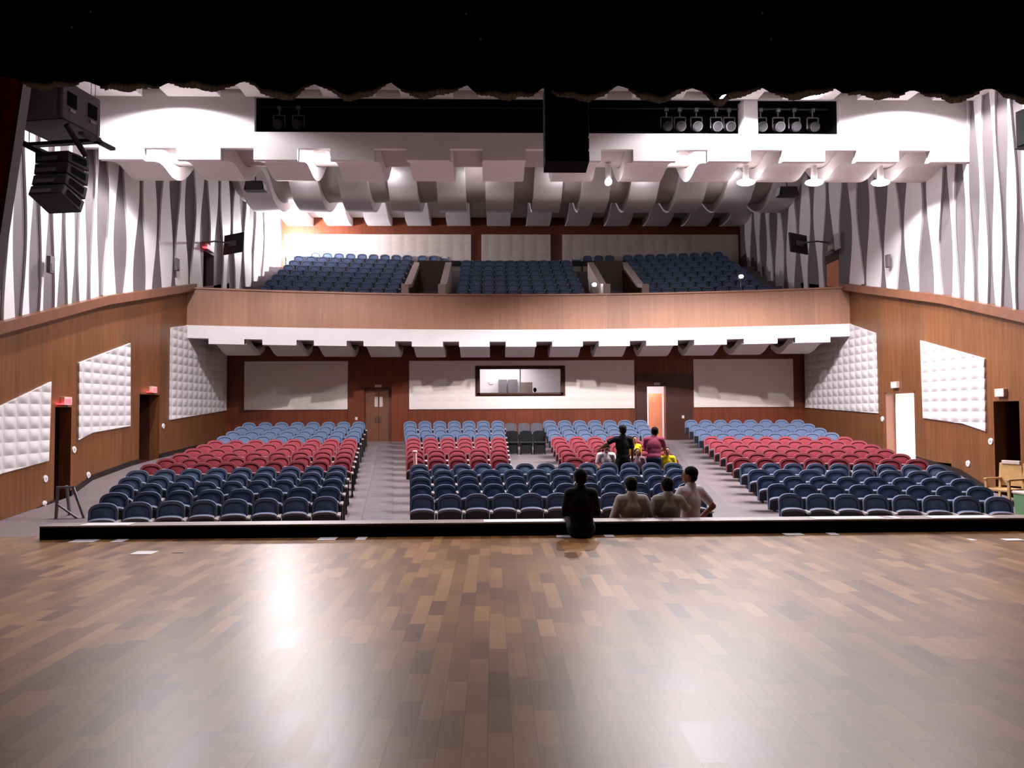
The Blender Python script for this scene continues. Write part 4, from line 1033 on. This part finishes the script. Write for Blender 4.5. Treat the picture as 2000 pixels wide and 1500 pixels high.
def hand(m, wrist, d, palm_n, curl=.5, s=1.0, thumb_side=1):
    """palm plus five bent fingers; d = pointing direction, palm_n = palm normal"""
    d = d.normalized(); pn = (palm_n - palm_n.dot(d) * d).normalized(); sd = d.cross(pn)
    pc = wrist + d * .05 * s
    for t in (-.024, -.008, .008, .024): m.capsule(wrist + sd * t * .7 * s, wrist + d * .085 * s + sd * t * s, .013 * s, .012 * s, 8)
    for q, (t, L) in enumerate(((-.028, .062), (-.0095, .078), (.0095, .084), (.028, .074))):
        a = wrist + d * .088 * s + sd * t * s
        d1 = (d * cos(curl * .5) + pn * sin(curl * .5)); d2 = (d * cos(curl * 1.2) + pn * sin(curl * 1.2)); d3 = (d * cos(curl * 1.9) + pn * sin(curl * 1.9))
        b = a + d1 * L * .42 * s; c = b + d2 * L * .33 * s; e = c + d3 * L * .25 * s
        m.capsule(a, b, .0098 * s, .009 * s, 8); m.capsule(b, c, .009 * s, .0083 * s, 8); m.capsule(c, e, .0083 * s, .0072 * s, 8)
    a = wrist + d * .03 * s + sd * .022 * thumb_side * s; b = a + (d * .55 + sd * .75 * thumb_side + pn * .25).normalized() * .04 * s; c = b + (d * .85 + sd * .3 * thumb_side + pn * .4).normalized() * .03 * s
    m.capsule(a, b, .0125 * s, .0105 * s, 8); m.capsule(b, c, .0105 * s, .0085 * s, 8)

def person(loc, rz, J, shirt, trousers, label, scale=1.0, skin=SKIN, hair='short', sleeve='short', look=(0, 0), cap=False, female=False):
    """J: joint positions in metres, figure facing local +Y"""
    root = empty('person', loc, rz); root.scale = (scale,) * 3
    tag(root, label, 'person', 'people in the hall')
    V = {k: Vector(v) for k, v in J.items()}
    body = MB()
    pel, chest, neck, head = V['pelvis'], V['chest'], V['neck'], V['head']
    up = (neck - pel).normalized(); across = (V['shoulder_r'] - V['shoulder_l']).normalized(); fwd = up.cross(across)
    if fwd.y < -0.2: fwd = -fwd
    bas = Matrix((across, fwd, up)).transposed()
    sw = .92 if female else 1.0
    def torso(m, e):
        m.ellip(pel, (.155 + e, .108 + e, .12 + e), rot=bas); mid = (pel + chest) / 2
        m.ellip(mid, (.138 * sw + e, .10 + e, .16 + e), rot=bas); m.ellip(chest, (.165 * sw + e, .112 + e, .19 + e), rot=bas)
        m.capsule(V['shoulder_l'] * .9 + chest * .1 , V['shoulder_r'] * .9 + chest * .1, .066 + e, .066 + e)
        m.capsule(chest + up * .08, neck, .10 + e, .06 + e)
    torso(body, 0)
    hd = Matrix.Rotation(look[0], 3, 'Z') @ Matrix.Rotation(look[1], 3, 'X')
    body.capsule(neck - up * .03, head - Vector((0, 0, .05)), .056, .052)
    body.ellip(head + hd @ Vector((0, -.008, .02)), (.078, .096, .098), rot=hd)
    body.ellip(head + hd @ Vector((0, .02, -.045)), (.058, .066, .075), rot=hd)
    body.ellip(head + hd @ Vector((0, .098, -.015)), (.014, .02, .026), 8, 6, rot=hd)          # nose
    body.ellip(head + hd @ Vector((0, .083, -.066)), (.026, .012, .008), 8, 6, rot=hd)         # lips
    for sx in (-1, 1): body.ellip(head + hd @ Vector((sx * .08, -.01, -.008)), (.012, .022, .032), 8, 6, rot=hd)   # ears
    for s_, sx in (('l', -1), ('r', 1)):
        sh, el, wr = V['shoulder_' + s_], V['elbow_' + s_], V['wrist_' + s_]
        body.capsule(sh, el, .05, .04); body.capsule(el, wr, .041, .027)
        pn = V.get('palm_' + s_, (Vector((-sx, .2, 0))))
        hand(body, wr, (wr - el) if ('hand_' + s_) not in V else V['hand_' + s_], pn, .55, 1.0, -sx if (wr - el).z < 0 else sx)
        hp, kn, an = V['hip_' + s_], V['knee_' + s_], V['ankle_' + s_]
        body.capsule(hp, kn, .085, .056); body.capsule(kn, (kn * .65 + an * .35), .054, .056); body.capsule(kn * .65 + an * .35, an, .056, .036)
        toe = an + Vector((0, .17, -.04)); body.capsule(an + Vector((0, -.03, -.035)), toe, .04, .03)
    b = remesh_obj(body, 'body', skin, root, .0085, 3)
    sh_m = MB(); torso(sh_m, .017)
    for s_ in ('l', 'r'):
        sh, el, wr = V['shoulder_' + s_], V['elbow_' + s_], V['wrist_' + s_]
        if sleeve == 'long': sh_m.capsule(sh, el, .064, .054); sh_m.capsule(el, wr * .9 + el * .1, .054, .040)
        else: sh_m.capsule(sh, sh * .3 + el * .7, .066, .060)
    remesh_obj(sh_m, 'shirt', CL[shirt], root, .014, 3)
    tr = MB(); tr.ellip(pel - up * .04, (.17, .122, .12), rot=bas)
    for s_ in ('l', 'r'):
        hp, kn, an = V['hip_' + s_], V['knee_' + s_], V['ankle_' + s_]
        tr.capsule(hp, kn, .098, .072); tr.capsule(kn, an + (kn - an).normalized() * .05, .071, .058)
    remesh_obj(tr, 'trousers', CL[trousers], root, .016, 3)
    for s_ in ('l', 'r'):
        an = V['ankle_' + s_]; m = MB(); m.ellip(an + Vector((0, .06, -.04)), (.05, .145, .045)); m.ellip(an + Vector((0, -.03, -.01)), (.045, .055, .055)); remesh_obj(m, 'shoe', SHOE, root, .012, 2)
    hm = MB(); hm.ellip(head + hd @ Vector((0, -.028, .042)), (.088, .098, .092), rot=hd)
    if hair == 'long':
        hm.capsule(head + hd @ Vector((0, -.06, .03)), head + hd @ Vector((0, -.09, -.20)), .085, .055); hm.capsule(head + hd @ Vector((-.07, -.02, .0)), head + hd @ Vector((-.075, -.03, -.16)), .03, .02); hm.capsule(head + hd @ Vector((.07, -.02, .0)), head + hd @ Vector((.075, -.03, -.16)), .03, .02)
    elif hair == 'bun': hm.ellip(head + hd @ Vector((0, -.12, .03)), (.05, .05, .05))
    else: hm.ellip(head + hd @ Vector((0, -.062, -.01)), (.076, .05, .07), rot=hd)
    remesh_obj(hm, 'hair', HAIR, root, .011, 2)
    if cap:
        m = MB(); m.ellip(head + hd @ Vector((0, -.012, .068)), (.094, .106, .075)); m.box(-.07, .07, .06, .17, .055, .07, mat=Matrix.Translation(head) @ hd.to_4x4()); remesh_obj(m, 'cap', CL['black'], root, .011, 2)
    for sx in (-1, 1):
        m = MB(); m.ellip(head + hd @ Vector((sx * .031, .083, .012)), (.014, .009, .008), 8, 6, rot=hd); m.build('eye', [EYE], root)
    return root

def stand(**k):
    J = dict(pelvis=(0, 0, .95), chest=(0, .01, 1.24), neck=(0, -.01, 1.46), head=(0, .015, 1.59), shoulder_l=(-.18, 0, 1.40), shoulder_r=(.18, 0, 1.40), elbow_l=(-.24, -.03, 1.12), elbow_r=(.24, -.03, 1.12),
             wrist_l=(-.25, .08, .88), wrist_r=(.25, .08, .88), hip_l=(-.09, 0, .90), hip_r=(.09, 0, .90), knee_l=(-.10, .02, .49), knee_r=(.10, .02, .49), ankle_l=(-.10, -.02, .085), ankle_r=(.10, -.02, .085))
    J.update(k); return J
def sit(**k):
    J = dict(pelvis=(0, 0, .10), chest=(0, .02, .40), neck=(0, .04, .61), head=(0, .075, .735), shoulder_l=(-.18, .03, .555), shoulder_r=(.18, .03, .555), elbow_l=(-.25, .06, .30), elbow_r=(.25, .06, .30),
             wrist_l=(-.16, .26, .20), wrist_r=(.16, .26, .20), hip_l=(-.09, .03, .09), hip_r=(.09, .03, .09), knee_l=(-.12, .44, .16), knee_r=(.12, .44, .16), ankle_l=(-.12, .56, -.24), ankle_r=(.12, .56, -.24))
    J.update(k); return J
# sits on the boards behind the lip with the lower legs over it
person((0.07, 9.60, 1.0), 0, sit(pelvis=(0, 0, .115), chest=(0, .02, .41), hip_l=(-.09, .03, .1), hip_r=(.09, .03, .1), knee_l=(-.11, .44, .25), knee_r=(.11, .44, .25), ankle_l=(-.11, .60, -.15), ankle_r=(.11, .60, -.15), wrist_l=(-.15, .24, .28), wrist_r=(.15, .24, .28), elbow_l=(-.205, .05, .30), elbow_r=(.205, .05, .30), shoulder_l=(-.15, .03, .555), shoulder_r=(.15, .03, .555)),
       'black', 'dark', 'person in black sitting on the stage edge with back to the stage', .98, sleeve='long')
# three boys standing in the hall against the stage edge
person((0.84, 10.36, 0), 0, stand(elbow_l=(-.27, -.06, 1.15), elbow_r=(.27, -.06, 1.15), wrist_l=(-.24, -.02, .93), wrist_r=(.24, -.02, .93), shoulder_l=(-.165, 0, 1.40), shoulder_r=(.165, 0, 1.40), head=(0, .05, 1.575)),
       'grey', 'dark', 'boy in a greyish shirt, elbows out, leaning at the stage beside the person in black', .985, sleeve='long')
person((1.33, 10.36, 0), 0, stand(elbow_l=(-.25, -.06, 1.15), wrist_l=(-.23, 0, .93), shoulder_l=(-.165, 0, 1.40), shoulder_r=(.165, 0, 1.40), elbow_r=(.27, .08, 1.26), wrist_r=(.42, .26, 1.26), head=(0, .05, 1.575)),
       'dusk', 'dark', 'boy in a dusky shirt at the stage edge reaching an arm to his neighbour', .98, sleeve='long')
person((1.70, 10.62, 0), radians(38), stand(elbow_r=(.36, -.10, 1.17), wrist_r=(.20, .02, 1.0), elbow_l=(-.26, .08, 1.2), wrist_l=(-.30, .24, 1.12)),
       'pale', 'dark', 'tallest boy in a pale shirt at the aisle, turned sideways, hand on hip', 1.045, sleeve='short', look=(radians(25), 0))
# group among the red seats
def seat_at(k, x): return (x, rowY(k, x), ROWZ[int(k)])
p = seat_at(4.55, 2.32); person((p[0], p[1] - .1, ROWZ[4]), radians(10), stand(elbow_l=(-.40, .04, 1.28), wrist_l=(-.50, .22, 1.16)), 'black', 'dark', 'man in black with a dark cap standing among the red seats, back turned', 1.09, cap=True)
p = seat_at(4.62, 3.12); person((p[0], p[1] - .1, ROWZ[4]), radians(-14), stand(chest=(0, .08, 1.22), neck=(0, .14, 1.41), head=(.02, .2, 1.53), shoulder_l=(-.18, .12, 1.36), shoulder_r=(.18, .12, 1.36), elbow_l=(-.22, .28, 1.14), elbow_r=(.24, .3, 1.14), wrist_l=(-.12, .48, 1.08), wrist_r=(.16, .5, 1.08)),
       'maroon', 'denim', 'man in a maroon shirt standing and bending over the seats near the aisle', 1.10)
p = seat_at(5, 1.93); person((p[0], p[1] - .22, ROWZ[5] + .46), radians(180), sit(head=(0, .10, .72), ankle_l=(-.12, .52, -.37), ankle_r=(.12, .52, -.37)), 'white', 'denim', 'girl in a white top with long dark hair sitting on a red seat', 1.0, skin=SKIN2, hair='long', female=True, look=(0, -.7))
p = seat_at(5.6, 2.83); person((p[0], p[1], ROWZ[5] + .03), radians(205), stand(), 'yellow', 'denim', 'child in a yellow shirt standing between the men in black and maroon', .84, skin=SKIN2, look=(radians(-25), 0))
p = seat_at(5, 2.74); person((p[0], p[1] - .22, ROWZ[5] + .46), radians(180), sit(ankle_l=(-.12, .52, -.37), ankle_r=(.12, .52, -.37)), 'pink', 'dark', 'person in a pale pink top seated low behind the blue seats beside the maroon shirt', .84, skin=SKIN2, female=True, hair='long')
p = seat_at(4.9, 3.52); person((p[0], p[1], ROWZ[5] + .42), radians(180), sit(ankle_l=(-.12, .50, -.34), ankle_r=(.12, .50, -.34)), 'yellow', 'denim', 'person in a bright yellow shirt seated at the aisle end, facing the stage', .92, skin=SKIN2)
